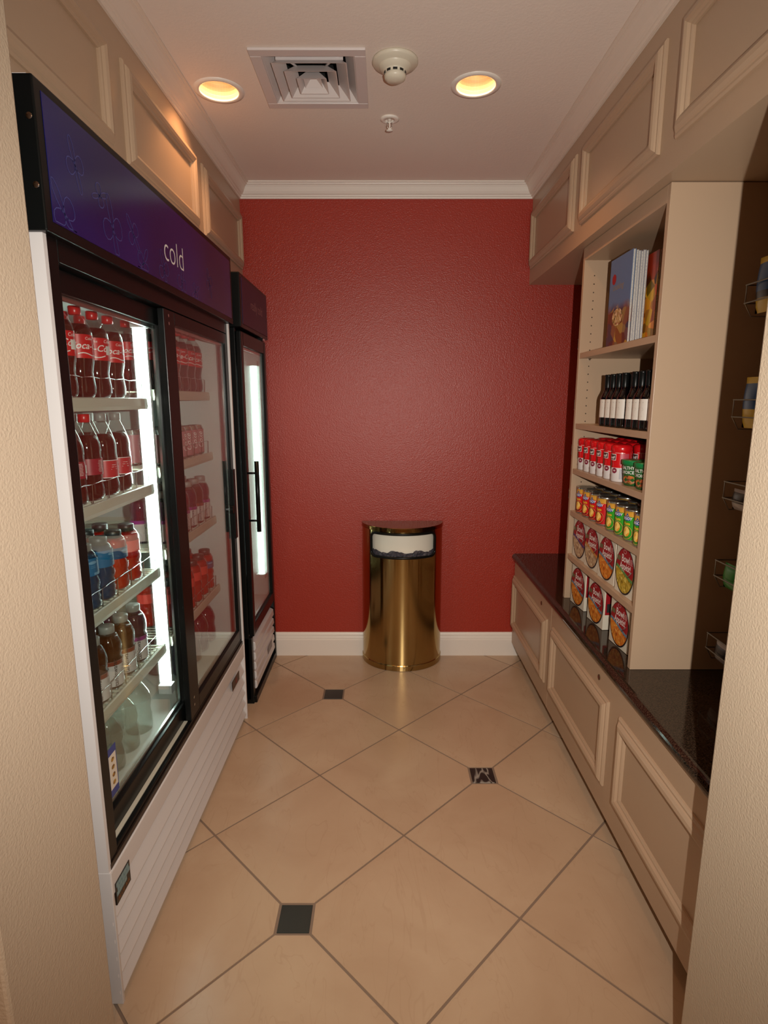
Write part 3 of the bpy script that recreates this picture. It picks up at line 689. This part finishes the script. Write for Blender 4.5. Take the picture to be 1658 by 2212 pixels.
for si, (z, kinds, _, depth, y0, dy) in enumerate(specA):
    for r in range(depth):
        for k, kd in enumerate(kinds):
            y = y0 - k * dy; x = -.778 - r * .078 - (.012 if kd is jug else 0) - (r * .012 if kd is jug else 0)
            put(kd, x, y, z, random.uniform(-.35, .25) - (.75 if kd in (vita, vitb) else .3) if kd is not cola else (-.35 if k % 2 == 0 else -1.1) + random.uniform(-.15, .15),
                f'{NAMES[kd.name]}, {SHA_N[si]}, {ROW[r]} row, {ORD[k]} from the lamp', f'bottles on the {SHN[si]} behind the near door')
specB = [(SHB[0], [cola] * 6, 2.425, .086), (SHB[1], [can] * 7, 2.400, .070), (SHB[2], [vitb, vita, vitb, vitb, vita, vitb], 2.425, .086), (SHB[3], [powr, powrr, powrr, powrr, powrr, powrr], 2.425, .086), (.434, [jugp, jugp, jugp, jugp], 2.420, .105)]
for si, (z, kinds, y0, dy) in enumerate(specB):
    for r in range(2):
        for k, kd in enumerate(kinds):
            x = -.778 - r * .080 - (.012 + r * .012 if kd is jugp else 0)
            put(kd, x, y0 - k * dy, z, -.5 + random.uniform(-.3, .3), f'{NAMES[kd.name]}, far door {SHN[si]}, {ROW[r]} row, {ORD[k]} from its far wall', f'drinks on the {SHN[si]} behind the far sliding door')

# ------------------------------------------------------------------ right side: base cabinet, counter, shelf unit
cab = thing('base_cabinet', 'long beige panelled base cabinet under the black counter', 'cabinet', (.75, 2.1, 0))
MB().box(.768, XR - .002, YJ + .003, D - .017, .088, .579).build('carcass', M_PANEL, cab)
MB().box(.822, .836, YJ + .003, D - .017, 0.0, .088).build('toe_kick', mat('toe_kick', (60, 44, 32), .6), cab)
for (y0, y1, pans, lk) in ((1.010, 2.4485, ((1.035, 1.672), (1.762, 2.412)), 1.868), (2.4515, 3.190, ((2.500, 3.180),), 2.618)):
    dd = MB().box(.75, .767, y0, y1, .086, .576).build('door', M_PANEL, cab, bevel=.0015)
    for a, c in pans: moulding(dd, .75, -1, a, c, .186, .498, M_PANEL)
    b = MB(); k = 14
    b.add([(.748, lk + .009 * cos(2 * pi * i / k), .534 + .010 * sin(2 * pi * i / k)) for i in range(k)] + [(.752, lk + .009 * cos(2 * pi * i / k), .534 + .010 * sin(2 * pi * i / k)) for i in range(k)], [tuple(range(k))] + [(i, (i + 1) % k, k + (i + 1) % k, k + i) for i in range(k)])
    b.add([(.7475, lk + .005 * cos(2 * pi * i / 8), .534 + .005 * sin(2 * pi * i / 8)) for i in range(8)], [tuple(range(8))], 1)
    b.build('lock', [mat('bronze_lock', (110, 84, 60), .3, .8), mat('lock_slot', (110, 26, 20), .5)], dd)
b = MB(); R_ = .018; pts = [(XR - .001, .580), (.735 + R_, .580)] + [(.735 + R_ - R_ * sin(a), .600 - R_ * cos(a) * 1.0) for a in [i * pi / 12 for i in range(13)]] + [(XR - .001, .620)]
pts = [(XR - .001, .580), (.755, .580)] + [(.755 - .020 * sin(i * pi / 10), .600 - .020 * cos(i * pi / 10)) for i in range(1, 10)] + [(.755, .620), (XR - .001, .620)]
b.prism(pts, 'y', YJ + .003, D - .001, smooth=False)
tag(b.build('countertop', M_GRANITE), 'polished black granite countertop along the beige base cabinet', 'countertop')

UX = .80
M_UNIT = M_PANEL
un = thing('shelf_unit', 'tall open beige shelf unit standing on the black counter', 'shelf unit', (UX, 2.1, .62))
for y0, y1 in ((1.750, 1.770), (2.447, 2.467)):
    MB().box(UX, XR - .003, y0, y1, .6205, 2.078).build('side_panel', M_UNIT, un, bevel=.0008)
MB().box(UX, XR - .003, 1.770, 2.447, 2.030, 2.078).build('top_panel', M_UNIT, un)
MB().box(XR - .016, XR - .004, 1.770, 2.447, .6205, 2.03).build('back_panel', M_UNIT, un)
SHR = [1.672, 1.387, 1.198, 1.018, .826]
for z in SHR: MB().box(UX + .002, XR - .017, 1.771, 2.446, z - .022, z).build('shelf', M_UNIT, un, bevel=.001)
b = MB()
for k in range(42):
    z = .66 + k * .032
    if any(s_ - .026 < z < s_ + .004 for s_ in SHR): continue
    for x in (.842, 1.28):
        b.add([(x + .0026 * cos(2 * pi * i / 8), 2.4466, z + .0026 * sin(2 * pi * i / 8)) for i in range(8)], [tuple(range(8))])
b.build('peg_holes', mat('peg_hole', (52, 36, 24), .8), un, kind='stuff')
b = MB()
for z in SHR:
    for x in (.842,): b.tube([(x, 2.4468, z - .026), (x, 2.438, z - .026)], .0028, 6); b.box(x - .006, x + .006, 2.4382, 2.4465, z - .0245, z - .0225)
b.build('shelf_pin', M_CHROME, un, kind='stuff')

# magazines and cookbooks on the top shelf
M_PAGES = mat('magazine_pages', (206, 202, 192), .6, var=(600, (150, 146, 142), 2))
def magazine(label, x, y0, y1, h, t, cover, group, badge=False):
    r = thing('cookbook', label, 'book', (x, (y0 + y1) / 2, SHR[0] + .0005), group)
    L_ = r.location; z0 = L_.z
    MB().box(x + .0012, x + t - .0012, y0 + .0015, y1 - .001, z0 + .001, z0 + h - .0015).build('pages', M_PAGES, r)
    c = MB().box(x, x + .0012, y0, y1, z0, z0 + h); c.box(x + t - .0012, x + t, y0, y1, z0, z0 + h); c.box(x, x + t, y1 - .001, y1, z0, z0 + h)
    c = c.build('cover', cover, r)
    if badge:
        MB().flat(ell2d(0, 0, .018, .018), pln(x - .0004, y1 - .040, z0 + h - .070)).build('red_badge', mat('badge_red', (150, 30, 34), .4), c)
        MB().flat(text2d('cooking', .030, 0, .2), pln(x - .0004, y0 + .11, z0 + .205)).build('lettering', mat('dull_gold_print', (150, 130, 96), .5), c)
        MB().flat(ell2d(0, 0, .045, .030), pln(x - .0005, y0 + .10, z0 + .10)).build('dish_picture', food('salad', [(60, 70, 30), (190, 150, 90), (220, 200, 160), (150, 60, 40)], 120), c)
    return r
CV_A = food('blue_cookbook_cover', [(40, 60, 96), (150, 90, 30), (80, 30, 40), (190, 150, 60), (54, 58, 80), (110, 50, 24)], 26, top=(84, 116, 156), zsplit=.145)
CV_W = mat('pale_cover', (150, 150, 156), .4)
CV_B = food('orange_cookbook_cover', [(30, 20, 10), (244, 190, 50), (220, 100, 26), (60, 30, 14), (240, 160, 60), (150, 50, 20)], 30, top=(150, 44, 20), zsplit=.235)
CV_C = food('yellow_cookbook_cover', [(60, 50, 30), (170, 140, 60), (110, 70, 30), (70, 80, 50)], 24)
magazine('blue-covered cookbook with a salad picture, front of its stack on the top shelf', .828, 2.046, 2.236, .305, .009, CV_A, 'cookbooks on the top shelf', True)
for k in range(5):
    magazine(f'pale-edged magazine behind the blue cookbook, {ORD[k + 1]} of that stack', .8385 + k * .0082, 2.046 + .002 * (k % 2), 2.234, .302 - .002 * (k % 3), .0076, CV_W, 'cookbooks on the top shelf')
for k in range(3):
    magazine(['orange-covered cookbook with yellow food on its cover, on the top shelf', 'cookbook directly behind the orange-covered one', 'third cookbook in the orange-covered stack'][k], .888 + k * .0095, 1.985, 2.19, .288, .009, CV_B, 'cookbooks on the top shelf')
for k in range(2):
    magazine(['yellow-brown cookbook behind the orange-covered stack', 'last cookbook behind the yellow-brown one'][k], .926 + k * .011, 1.900, 2.12, .300, .010, CV_C, 'cookbooks on the top shelf')

# little wine bottles
M_WINE = mat('dark_wine_glass', (8, 5, 6), .06, spec=.8); M_WLAB = mat('cream_wine_label', (208, 200, 190), .5)
wine = thing('wine_bottle', 'x', 'bottle')
MB().lathe([(0, 0), (.021, 0), (.0235, .003), (.0240, .008), (.0240, .098), (.0225, .108), (.0150, .124), (.0118, .134), (.0112, .150)], 22).build('glass_body', M_WINE, wine)
MB().lathe([(.0116, .140), (.0122, .146), (.0122, .180), (.0128, .181), (.0128, .186), (.0115, .188), (0, .188)], 22).build('foil_capsule', M_BLACK, wine)
lb = MB().flat(rect2d(-.030, .024, .032, .098, 14), cyl(.0240, 0, .0005)).build('label', M_WLAB, wine)
q = MB(); q.flat(bars(.026, 1, .0026), cyl(.0245, -.15, .0006, .086)); q.flat(bars(.022, 4, .0009, .0026), cyl(.0245, -.15, .0006, .070)); q.flat(bars(.02, 2, .0005, .002), cyl(.0245, -.15, .0006, .045))
q.build('lettering', mat('grey_print', (120, 116, 112), .5), lb)
ys = [2.205, 2.153, 2.101, 2.049, 1.966, 1.914, 1.862, 1.798]
for r in range(3):
    for k, y in enumerate(ys):
        put(wine, .836 + r * .053, y, SHR[1], pi + .35, f'small dark wine bottle, {ROW[r]} row, {ORD[k]} from the far end', 'small wine bottles on the second shelf')

# red snack canisters
M_CRED = mat('canister_red', (200, 18, 24), .25); M_CWH = mat('canister_white', (214, 208, 206), .3)
cn = thing('snack_canister', 'x', 'canister')
MB().lathe([(0, 0), (.030, 0), (.0322, .003), (.0330, .050)], 26).build('white_base', M_CWH, cn)
up = MB().lathe([(.0330, .050), (.0335, .104), (.0330, .106)], 26).build('red_sleeve', M_CRED, cn)
MB().lathe([(.0332, .104), (.0348, .106), (.0350, .118), (.0335, .126), (.0260, .131), (0, .132)], 26).build('lid', M_CRED, cn)
q = MB(); q.flat(rect2d(-.014, .016, .076, .098, 6), cyl(.0336, 0, .0009)); q.build('logo_border', M_TXTW, up)
q = MB(); q.flat(rect2d(-.0125, .0145, .078, .096, 6), cyl(.0336, 0, .0013)); q.build('logo_patch', mat('brown_print', (70, 34, 30), .4), up)
q = MB(); q.flat(text2d('ladi', .014, .0003, .3), cyl(.0336, .02, .0018, .086)); q.flat(rect2d(.012, .045, .1015, .1025, 8), cyl(.0336, 0, .0009)); q.build('lettering', M_TXTW, up)
q = MB(); q.flat(ell2d(-.012, .060, .011, .016), cyl(.0334, 0, .0010)); q.build('cookie_picture', food('cookie_print', [(60, 40, 22), (120, 86, 50), (90, 60, 34)], 200), up)
q = MB(); q.flat(ell2d(.012, .040, .0095, .0095), cyl(.0332, 0, .0010)); q.build('round_badge', mat('plum_print', (120, 24, 50), .4), cn)
q = MB(); q.flat(text2d('100', .006, .0002), cyl(.0332, .36, .0016, .040)); q.build('badge_lettering', M_TXTW, cn)
q = MB(); q.flat(text2d('RTZ', .010, .0002), cyl(.0328, -.42, .0008, .020)); q.flat(bars(.014, 2, .002, .004), cyl(.0328, -.42, .0008, .012)); q.build('maroon_lettering', mat('maroon_print', (140, 34, 44), .4), cn)
q = MB(); q.flat(rect2d(.030, .060, .060, .100, 8), cyl(.0336, 0, .0008)); q.build('side_text_panel', mat('rose_print', (186, 70, 84), .4), up)
q = MB(); q.flat(rect2d(.030, .056, .010, .046, 8), cyl(.0330, 0, .0008)); q.build('grey_text_panel', mat('grey_text', (160, 156, 160), .4), cn)
ys = [2.405, 2.333, 2.262, 2.190, 2.118, 2.046]
for r in range(3):
    for k, y in enumerate(ys):
        put(cn, .842 + r * .077, y, SHR[2], pi + .15, f'red and white snack canister, {ROW[r]} row, {ORD[k]} from the far end', 'red snack canisters on the third shelf')
# green meal cups
cup = thing('meal_cup', 'x', 'cup')
M_CG = mat('cup_green', (34, 92, 40), .35)
body = MB().lathe([(0, 0), (.030, 0), (.0335, .003), (.0400, .074)], 28).build('cup_body', M_CG, cup)
MB().lathe([(.0405, .070), (.0435, .071), (.0438, .082), (.0425, .086), (.030, .0865), (0, .0865)], 28).build('lid', mat('lid_green', (18, 118, 62), .3), cup)
def cone(a, z0, e=.0012): return lambda u, v: ((.0335 + .0065 * (z0 + v) / .074 + e) * cos(a + u / .038), (.0335 + .0065 * (z0 + v) / .074 + e) * sin(a + u / .038), z0 + v)
q = MB(); q.flat(text2d('HEALTHY', .0150, .0002, sx=.85), cone(-.15, .060)); q.flat(text2d('CHOICE', .0150, .0002, sx=.95), cone(-.12, .045)); q.build('lettering', M_TXTW, body)
q = MB(); q.flat(rect2d(.022, .036, .022, .068, 4), cone(0, 0, .0008)); q.build('leaf_band', mat('bright_green_print', (70, 170, 50), .35), body)
q = MB(); q.flat(ell2d(.004, .020, .026, .015, 24), cone(0, 0, .0010)); q.build('soup_picture', food('vegetable_soup', [(60, 60, 30), (200, 80, 40), (150, 110, 70), (210, 120, 50), (90, 90, 40)], 110), body)
for k, (x, y) in enumerate(((.850, 1.948), (.853, 1.856), (.944, 1.950), (.946, 1.858))):
    put(cup, x, y, SHR[2], pi + .55, ['green meal cup in the front row beside the red canisters', 'green meal cup in the front row near the unit side', 'green meal cup in the back row beside the canisters', 'green meal cup in the back row near the unit side'][k], 'green meal cups on the third shelf')

# pasta cans with clear lids
def pasta_can(name, main, dark):
    c = thing(name, 'x', 'can')
    MB().lathe([(0, 0), (.033, 0), (.0345, .002), (.0345, .006)], 26).build('bottom_rim', M_ALU, c)
    lb = MB().lathe([(.0345, .006), (.0345, .104)], 26).build('wrap_label', main, c)
    MB().lathe([(.0350, .102), (.0352, .106), (.0338, .1075), (.0325, .104), (0, .104)], 26).build('metal_lid', M_ALU, c)
    MB().lathe([(.0358, .098), (.0360, .110), (.0345, .112), (.0340, .109), (0, .109)], 26).build('clear_lid', M_PET, c)
    r = .0345
    q = MB(); q.flat(rect2d(-.06, .06, .084, .102, 22), cyl(r, 0, .0005)); q.build('yellow_band', mat('amber_print', (206, 150, 52), .4), lb)
    q = MB(); q.flat(ell2d(0, 0, .016, .0075), cyl(r, 0, .0012, .077)); q.flat(([(-.010, 0), (.010, 0), (.001, .016)], [(0, 1, 2)]), cyl(r, 0, .0012, .080)); q.build('blue_logo', mat('logo_blue', (36, 76, 150), .35), lb)
    q = MB(); q.flat(text2d('BIGOY', .0125, .0003, .1), cyl(r, 0, .0018, .077)); q.build('logo_lettering', M_TXTW, lb)
    q = MB(); q.flat(text2d('Pasta', .0125, .0005, .1), cyl(r, 0, .0012, .060)); q.build('yellow_lettering', mat('yellow_print', (214, 170, 40), .4), lb)
    q = MB(); q.flat(ell2d(.0, .028, .0235, .024, 26), cyl(r, 0, .0008)); q.build('dark_oval', dark, lb)
    q = MB(); q.flat(ring2d(.0, .030, .0225, .023, .0012, 26), cyl(r, 0, .0014)); q.build('oval_outline', mat('peach_print', (230, 150, 90), .4), lb)
    q = MB(); q.flat(ell2d(.001, .033, .0125, .017, 20), cyl(r, 0, .0014)); q.build('food_picture', food('dumpling_' + name, [(220, 170, 60), (236, 200, 110), (214, 140, 40)], 90), lb)
    q = MB(); q.flat(rect2d(.036, .050, .008, .090, 5), cyl(r, 0, .0010)); q.build('side_text_panel', M_CWH, lb)
    return c
pr_ = pasta_can('red_pasta_can', mat('can_red', (196, 20, 24), .35), mat('can_dark_red', (120, 22, 14), .35))
pg_ = pasta_can('green_pasta_can', mat('can_green', (48, 150, 36), .35), mat('can_dark_green', (66, 120, 34), .35))
ysr = [2.383, 2.305, 2.227, 2.150]; ysg = [2.050, 1.972, 1.894, 1.816]
for r in range(3):
    for k, y in enumerate(ysr): put(pr_, .842 + r * .077, y, SHR[3], pi + .32, f'red pasta can, clear lid, {ROW[r]} row, {ORD[k]} from the far end', 'red pasta cans on the fourth shelf')
    for k, y in enumerate(ysg): put(pg_, .842 + r * .077, y, SHR[3], pi + .32, f'green pasta can with clear lid, {ROW[r]} row, {ORD[k]} from the red cans', 'green pasta cans on the fourth shelf')

# pasta bowl cartons
def carton(name, band, foodm):
    c = thing(name, 'x', 'box'); W, H, T = .138, .166, .058
    b = MB().box(-T, 0, -W / 2, W / 2, 0, H); cb = b.build('carton', mat('carton_cream', (212, 204, 186), .5), c, bevel=.001)
    q = MB().box(-T + .004, -.006, W / 2 + .0001, W / 2 + .0008, .060, H - .002); q.build('side_red_panel', mat('carton_red', (150, 20, 30), .4), cb)
    q = MB().box(-T + .012, -.012, W / 2 + .0008, W / 2 + .0012, .070, .104); q.build('side_black_panel', M_BLKCAP, cb)
    q = MB().flat(ell2d(0, .084, .0672, .0815, 40), pl(.0012)); q.build('bowl_rim_print', mat('bowl_black', (28, 26, 32), .3), cb)
    # red upper part of the oval, wave, food lower part
    N = 30; zc_ = .086; ru, rv = .0632, .0770
    def wv(u): return .083 - .010 * sin(u / .040) - u * .10
    vs = []; fs = []; vf = []; ff = []; vb = []; fb = []
    for i in range(N + 1):
        u = -ru + 2 * ru * i / N; hgt = rv * math.sqrt(max(0, 1 - (u / ru) ** 2)); t, bt = zc_ + hgt, zc_ - hgt; m_ = min(max(wv(u), bt), t)
        vs += [(u, m_), (u, t)]; vf += [(u, bt), (u, m_)]; vb += [(u, max(m_ - .010, bt)), (u, m_)]
        if i: k = 2 * i; fs.append((k - 2, k, k + 1, k - 1)); ff.append((k - 2, k, k + 1, k - 1)); fb.append((k - 2, k, k + 1, k - 1))
    MB().flat((vs, fs), pl(.0018)).build('red_oval', mat('carton_red', (150, 20, 30), .4), cb)
    MB().flat((vf, ff), pl(.0018)).build('pasta_picture', foodm, cb)
    MB().flat((vb, fb), pl(.0024)).build('colour_band', band, cb)
    q = MB(); q.flat(text2d('Bowl', .036, .0004, sx=.78), pl(.0026, .004, .127)); q.flat(text2d('Appétit!', .033, .0004, sx=.72), pl(.0026, .006, .100)); q.flat(bars(.022, 5, .0008, .0042), pl(.0026, .044, .134)); q.flat(ring2d(-.004, .152, .010, .007, .0008), pl(.0026)); q.build('lettering', M_TXTW, cb)
    q = MB().flat(rect2d(-.058, -.032, .114, .130), pl(.0022)); q.build('olive_flash', mat('olive_print', (104, 96, 66), .5), cb)
    q = MB().tube([(.0034, .026, .070), (.0034, .052, .094)], .0016, 6); q.build('fork_print', M_ALU, cb)
    return c
FD = {'orange': food('pasta_orange', [(150, 70, 20), (220, 140, 50), (200, 100, 30), (228, 170, 80)], 120),
      'pale': food('pasta_pale', [(120, 90, 70), (200, 176, 140), (150, 120, 90), (214, 196, 160)], 120),
      'green': food('pasta_green', [(110, 90, 20), (200, 170, 60), (160, 130, 40), (220, 200, 100)], 120)}
c_blue = carton('pasta_bowl_box', mat('band_blue', (96, 126, 150), .4), FD['orange'])
c_viol = carton('pasta_bowl_box', mat('band_violet', (78, 48, 110), .4), FD['pale'])
c_gold = carton('pasta_bowl_box', mat('band_gold', (190, 130, 60), .4), FD['pale'])
c_grn = carton('pasta_bowl_box', mat('band_green', (84, 136, 74), .4), FD['green'])
lay = [(c_viol, 2.352, 'violet-banded pasta bowl box'), (c_gold, 2.205, 'gold-banded pasta bowl box'), (c_blue, 2.052, 'blue-banded pasta bowl box'), (c_grn, 1.888, 'green-banded pasta bowl box')]
for r in range(2):
    for cc_, y, nm in lay:
        put(cc_, .818 + r * .066, y, SHR[4], pi + .05, f'{nm}, {ROW[r]} row of the lowest raised shelf', 'pasta bowl boxes on the fifth shelf')
for r in range(2):
    for k, y in enumerate((2.345, 2.146, 1.925)):
        put(c_blue, .822 + r * .066 + k * .004, y, .6205, pi + .08, f'blue-banded pasta bowl box on the counter, {ROW[r]} row, {ORD[k]} from far end', 'pasta bowl boxes on the counter')

# wire baskets on the side wall, both niches
M_WIRE = mat('chrome_wire', (150, 146, 140), .3, .9)
def basket(x0, x1, y0, y1, z, label, group):
    r = thing('wire_basket', label, 'basket', (x1, (y0 + y1) / 2, z), group)
    b = MB(); t = .0022
    for zz_ in (z, z + .048): b.tube([(x0, y0, zz_), (x0, y1, zz_), (x1, y1, zz_), (x1, y0, zz_)], t, 6, closed=True)
    for q in range(6):
        y = y0 + (y1 - y0) * (q + .02) / 5.04; b.tube([(x1, y, z + .048), (x1, y, z - .035), (x0 + .02, y, z - .035), (x0, y, z - .0), (x0, y, z + .048)], t * .8, 5)
    b.build('wire_frame', M_WIRE, r)
    b = MB().box(x1, XR - .001, (y0 + y1) / 2 - .15, (y0 + y1) / 2 - .14, z - .02, z + .03); b.box(x1, XR - .001, (y0 + y1) / 2 + .14, (y0 + y1) / 2 + .15, z - .02, z + .03)
    b.build('bracket', M_WIRE, r); return r
M_SB = [mat('snack_blue', (40, 84, 140), .3), mat('snack_yellow', (206, 176, 60), .3), mat('snack_dark', (34, 30, 40), .3), mat('snack_green', (40, 140, 54), .3), mat('snack_grey', (170, 164, 168), .3)]
def packet(x, y, z, h, cols, label, group, lean=0.0, w_=.09):
    """pillow bag standing in a basket"""
    r = thing('snack_bag', label, 'bag', (x, y, z), group)
    vs = []; fs = []; nu, nv = 8, 8
    for sgn in (-1, 1):
        for i in range(nu + 1):
            for j in range(nv + 1):
                u = i / nu; v = j / nv; th = .018 * (sin(pi * u) ** .5) * (sin(pi * v) ** .6)
                vs.append((x + sgn * th + lean * v, y + (u - .5) * w_, z + v * h))
        o_ = (0 if sgn < 0 else (nu + 1) * (nv + 1))
        for i in range(nu):
            for j in range(nv): a = o_ + i * (nv + 1) + j; fs.append((a, a + 1, a + nv + 2, a + nv + 1))
    b = MB().add(vs, fs, 0, True)
    for k in range(len(b.m)):
        j = k % nv; b.m[k] = 0 if j in (0, 1, 7) else (1 if j > 2 else 2)
    b.build('foil_wrap', [M_SB[c] for c in cols], r)
    return r
ZB = [1.745, 1.435, 1.200, .962, .730]
NB = ['topmost', 'second', 'middle', 'fourth', 'lowest']
for k, z in enumerate(ZB):
    basket(.998, 1.16, 1.07, 1.680, z, f'{NB[k]} chrome wire basket in the shaded niche beside the doorway', 'wire baskets beside the doorway')
    cols = [(1, 0, 2), (1, 0, 1), (4, 2, 4), (3, 3, 3), (4, 2, 4)][k]; h = [.145, .140, .06, .075, .06][k]
    for q in range(4):
        packet(1.022, 1.622 - q * .125, z - .030, h + .006 * q, cols if q % 2 == 0 else (cols[2], 2, cols[1]), f'{["yellow and blue", "blue and yellow", "grey and black", "green", "black and grey"][k]} snack bag, {NB[k]} doorway-side basket, {ORD[q]} from the shelf unit', f'snack bags in the {NB[k]} basket beside the doorway')
    basket(1.005, 1.16, 2.545, 3.105, z, f'{NB[k]} chrome wire basket in the dark niche by the red wall', 'wire baskets by the red wall')
    for q in range(3):
        packet(1.035, 2.70 + q * .15, z - .030, h, cols, f'{["yellow and blue", "blue and yellow", "grey and black", "green", "black and grey"][k]} snack bag, {NB[k]} basket by red wall, {ORD[q]} from shelf unit', f'snack bags in the {NB[k]} basket by the red wall')

# ------------------------------------------------------------------ half-round brass bin
BX, BY, BR, BD = .1035, D - .0165, .226, .205
bin_ = thing('waste_bin', 'half-round brushed brass waste bin against the red wall', 'waste bin', (BX, BY, 0))
def bp(a, z, r=1.0, e=0.0):   # a: -90..90 deg around the front
    return (BX + (BR * r + e) * sin(a), BY - (BD * r + e) * cos(a), z)
NA = 48; HB = .815
zr = [.034, .20, .40, .62, .652, .70, .75, .782, .795]
b = MB(); A0 = radians(49)
angs = sorted(set([-pi / 2 + pi * i / NA for i in range(NA + 1)] + [-A0, A0]))
vs = [bp(a, z) for z in zr for a in angs]; K = len(angs); fs = []
for j in range(len(zr) - 1):
    for i in range(K - 1):
        am = (angs[i] + angs[i + 1]) / 2
        if -A0 < am < A0 and zr[j] > .65 and zr[j + 1] < .785: continue
        fs.append((j * K + i, j * K + i + 1, (j + 1) * K + i + 1, (j + 1) * K + i))
b.add(vs, fs, 0, True)
b.add([(BX - BR, BY, .0), (BX + BR, BY, 0), (BX + BR, BY, HB), (BX - BR, BY, HB)], [(0, 1, 2, 3)])
b.build('brass_body', M_BRASS, bin_)
b = MB()
def band(prof):
    vs = [bp(a, z, 1, e) for e, z in prof for a in angs]
    b.add(vs, [(j * K + i, j * K + i + 1, (j + 1) * K + i + 1, (j + 1) * K + i) for j in range(len(prof) - 1) for i in range(K - 1)], 0, False)
band([(.0, .0), (.004, .002), (.004, .030), (.002, .034), (0, .035)])
b.build('base_band', M_BRASS, bin_)
b = MB(); band([(0, .793), (.003, .795), (.003, .812), (.001, HB)])
top = [bp(a, HB, 1, .001) for a in angs]; b.add(top + [(BX, BY, HB)], [(i, i + 1, K) for i in range(K - 1)])
b.build('brass_top', mat('brass_top', (140, 106, 62), .16, 1.0), bin_)
# black rounded gasket round the opening
pts = []; z0, z1, rr = .652, .782, .030; hw = A0 * BR * 1.0
def arc(cu, cv, a0): return [(cu + rr * cos(a0 + t * pi / 16), cv + rr * sin(a0 + t * pi / 16)) for t in range(9)]
uv = arc(hw - rr, z1 - rr, 0) + [(hw - rr - (2 * hw - 2 * rr) * i / 24, z1) for i in range(1, 24)] + arc(-hw + rr, z1 - rr, pi / 2) + arc(-hw + rr, z0 + rr, pi) + [(-hw + rr + (2 * hw - 2 * rr) * i / 24, z0) for i in range(1, 24)] + arc(hw - rr, z0 + rr, 3 * pi / 2)
b = MB(); b.tube([bp(u / BR, z, 1, .003) for u, z in uv], .0075, 8, closed=True)
# corner fillers of the gasket
for su in (-1, 1):
    for zc_, s2 in ((z1, 1), (z0, -1)):
        cor = (su * hw, zc_); a = [(su * (hw - rr + rr * cos(t * pi / 16)), zc_ - s2 * rr + s2 * rr * sin(t * pi / 16)) for t in range(9)]
        b.add([bp(cor[0] / BR, cor[1], 1, .001)] + [bp(u / BR, z, 1, .001) for u, z in a], [(0, i, i + 1) for i in range(1, 9)])
b.build('opening_gasket', M_BLACK, bin_)
b = MB(); an = [-radians(62) + radians(124) * i / 24 for i in range(25)]
b.add([bp(a, z, .90) for z in (.630, .794) for a in an], [(i, i + 1, 25 + i + 1, 25 + i) for i in range(24)], 0, True)
b.build('flap', mat('bin_white_flap', (236, 232, 218), .4, bump=(300, .1, .0005)), bin_)
b = MB(); random.seed(3); n = 40; rows = 6; vs = []
for j in range(rows):
    for i in range(n + 1):
        a = -radians(56) + radians(112) * i / n; f = j / (rows - 1)
        vs.append(bp(a, .628 + f * (.052 + .007 * sin(i * .5) + random.uniform(-.003, .003)), .955 - .02 * f, random.uniform(-.006, .006)))
b.add(vs, [(j * (n + 1) + i, j * (n + 1) + i + 1, (j + 1) * (n + 1) + i + 1, (j + 1) * (n + 1) + i) for j in range(rows - 1) for i in range(n)], 0, False)
b.build('bin_liner', mat('grey_bag', (74, 72, 80), .2), bin_)
b = MB(); b.lathe([(0, 0), (.003, .0), (.003, .003)], 8, (BX + .008, BY - BD - .004, .018)); b.build('rivet', M_CHROME, bin_)
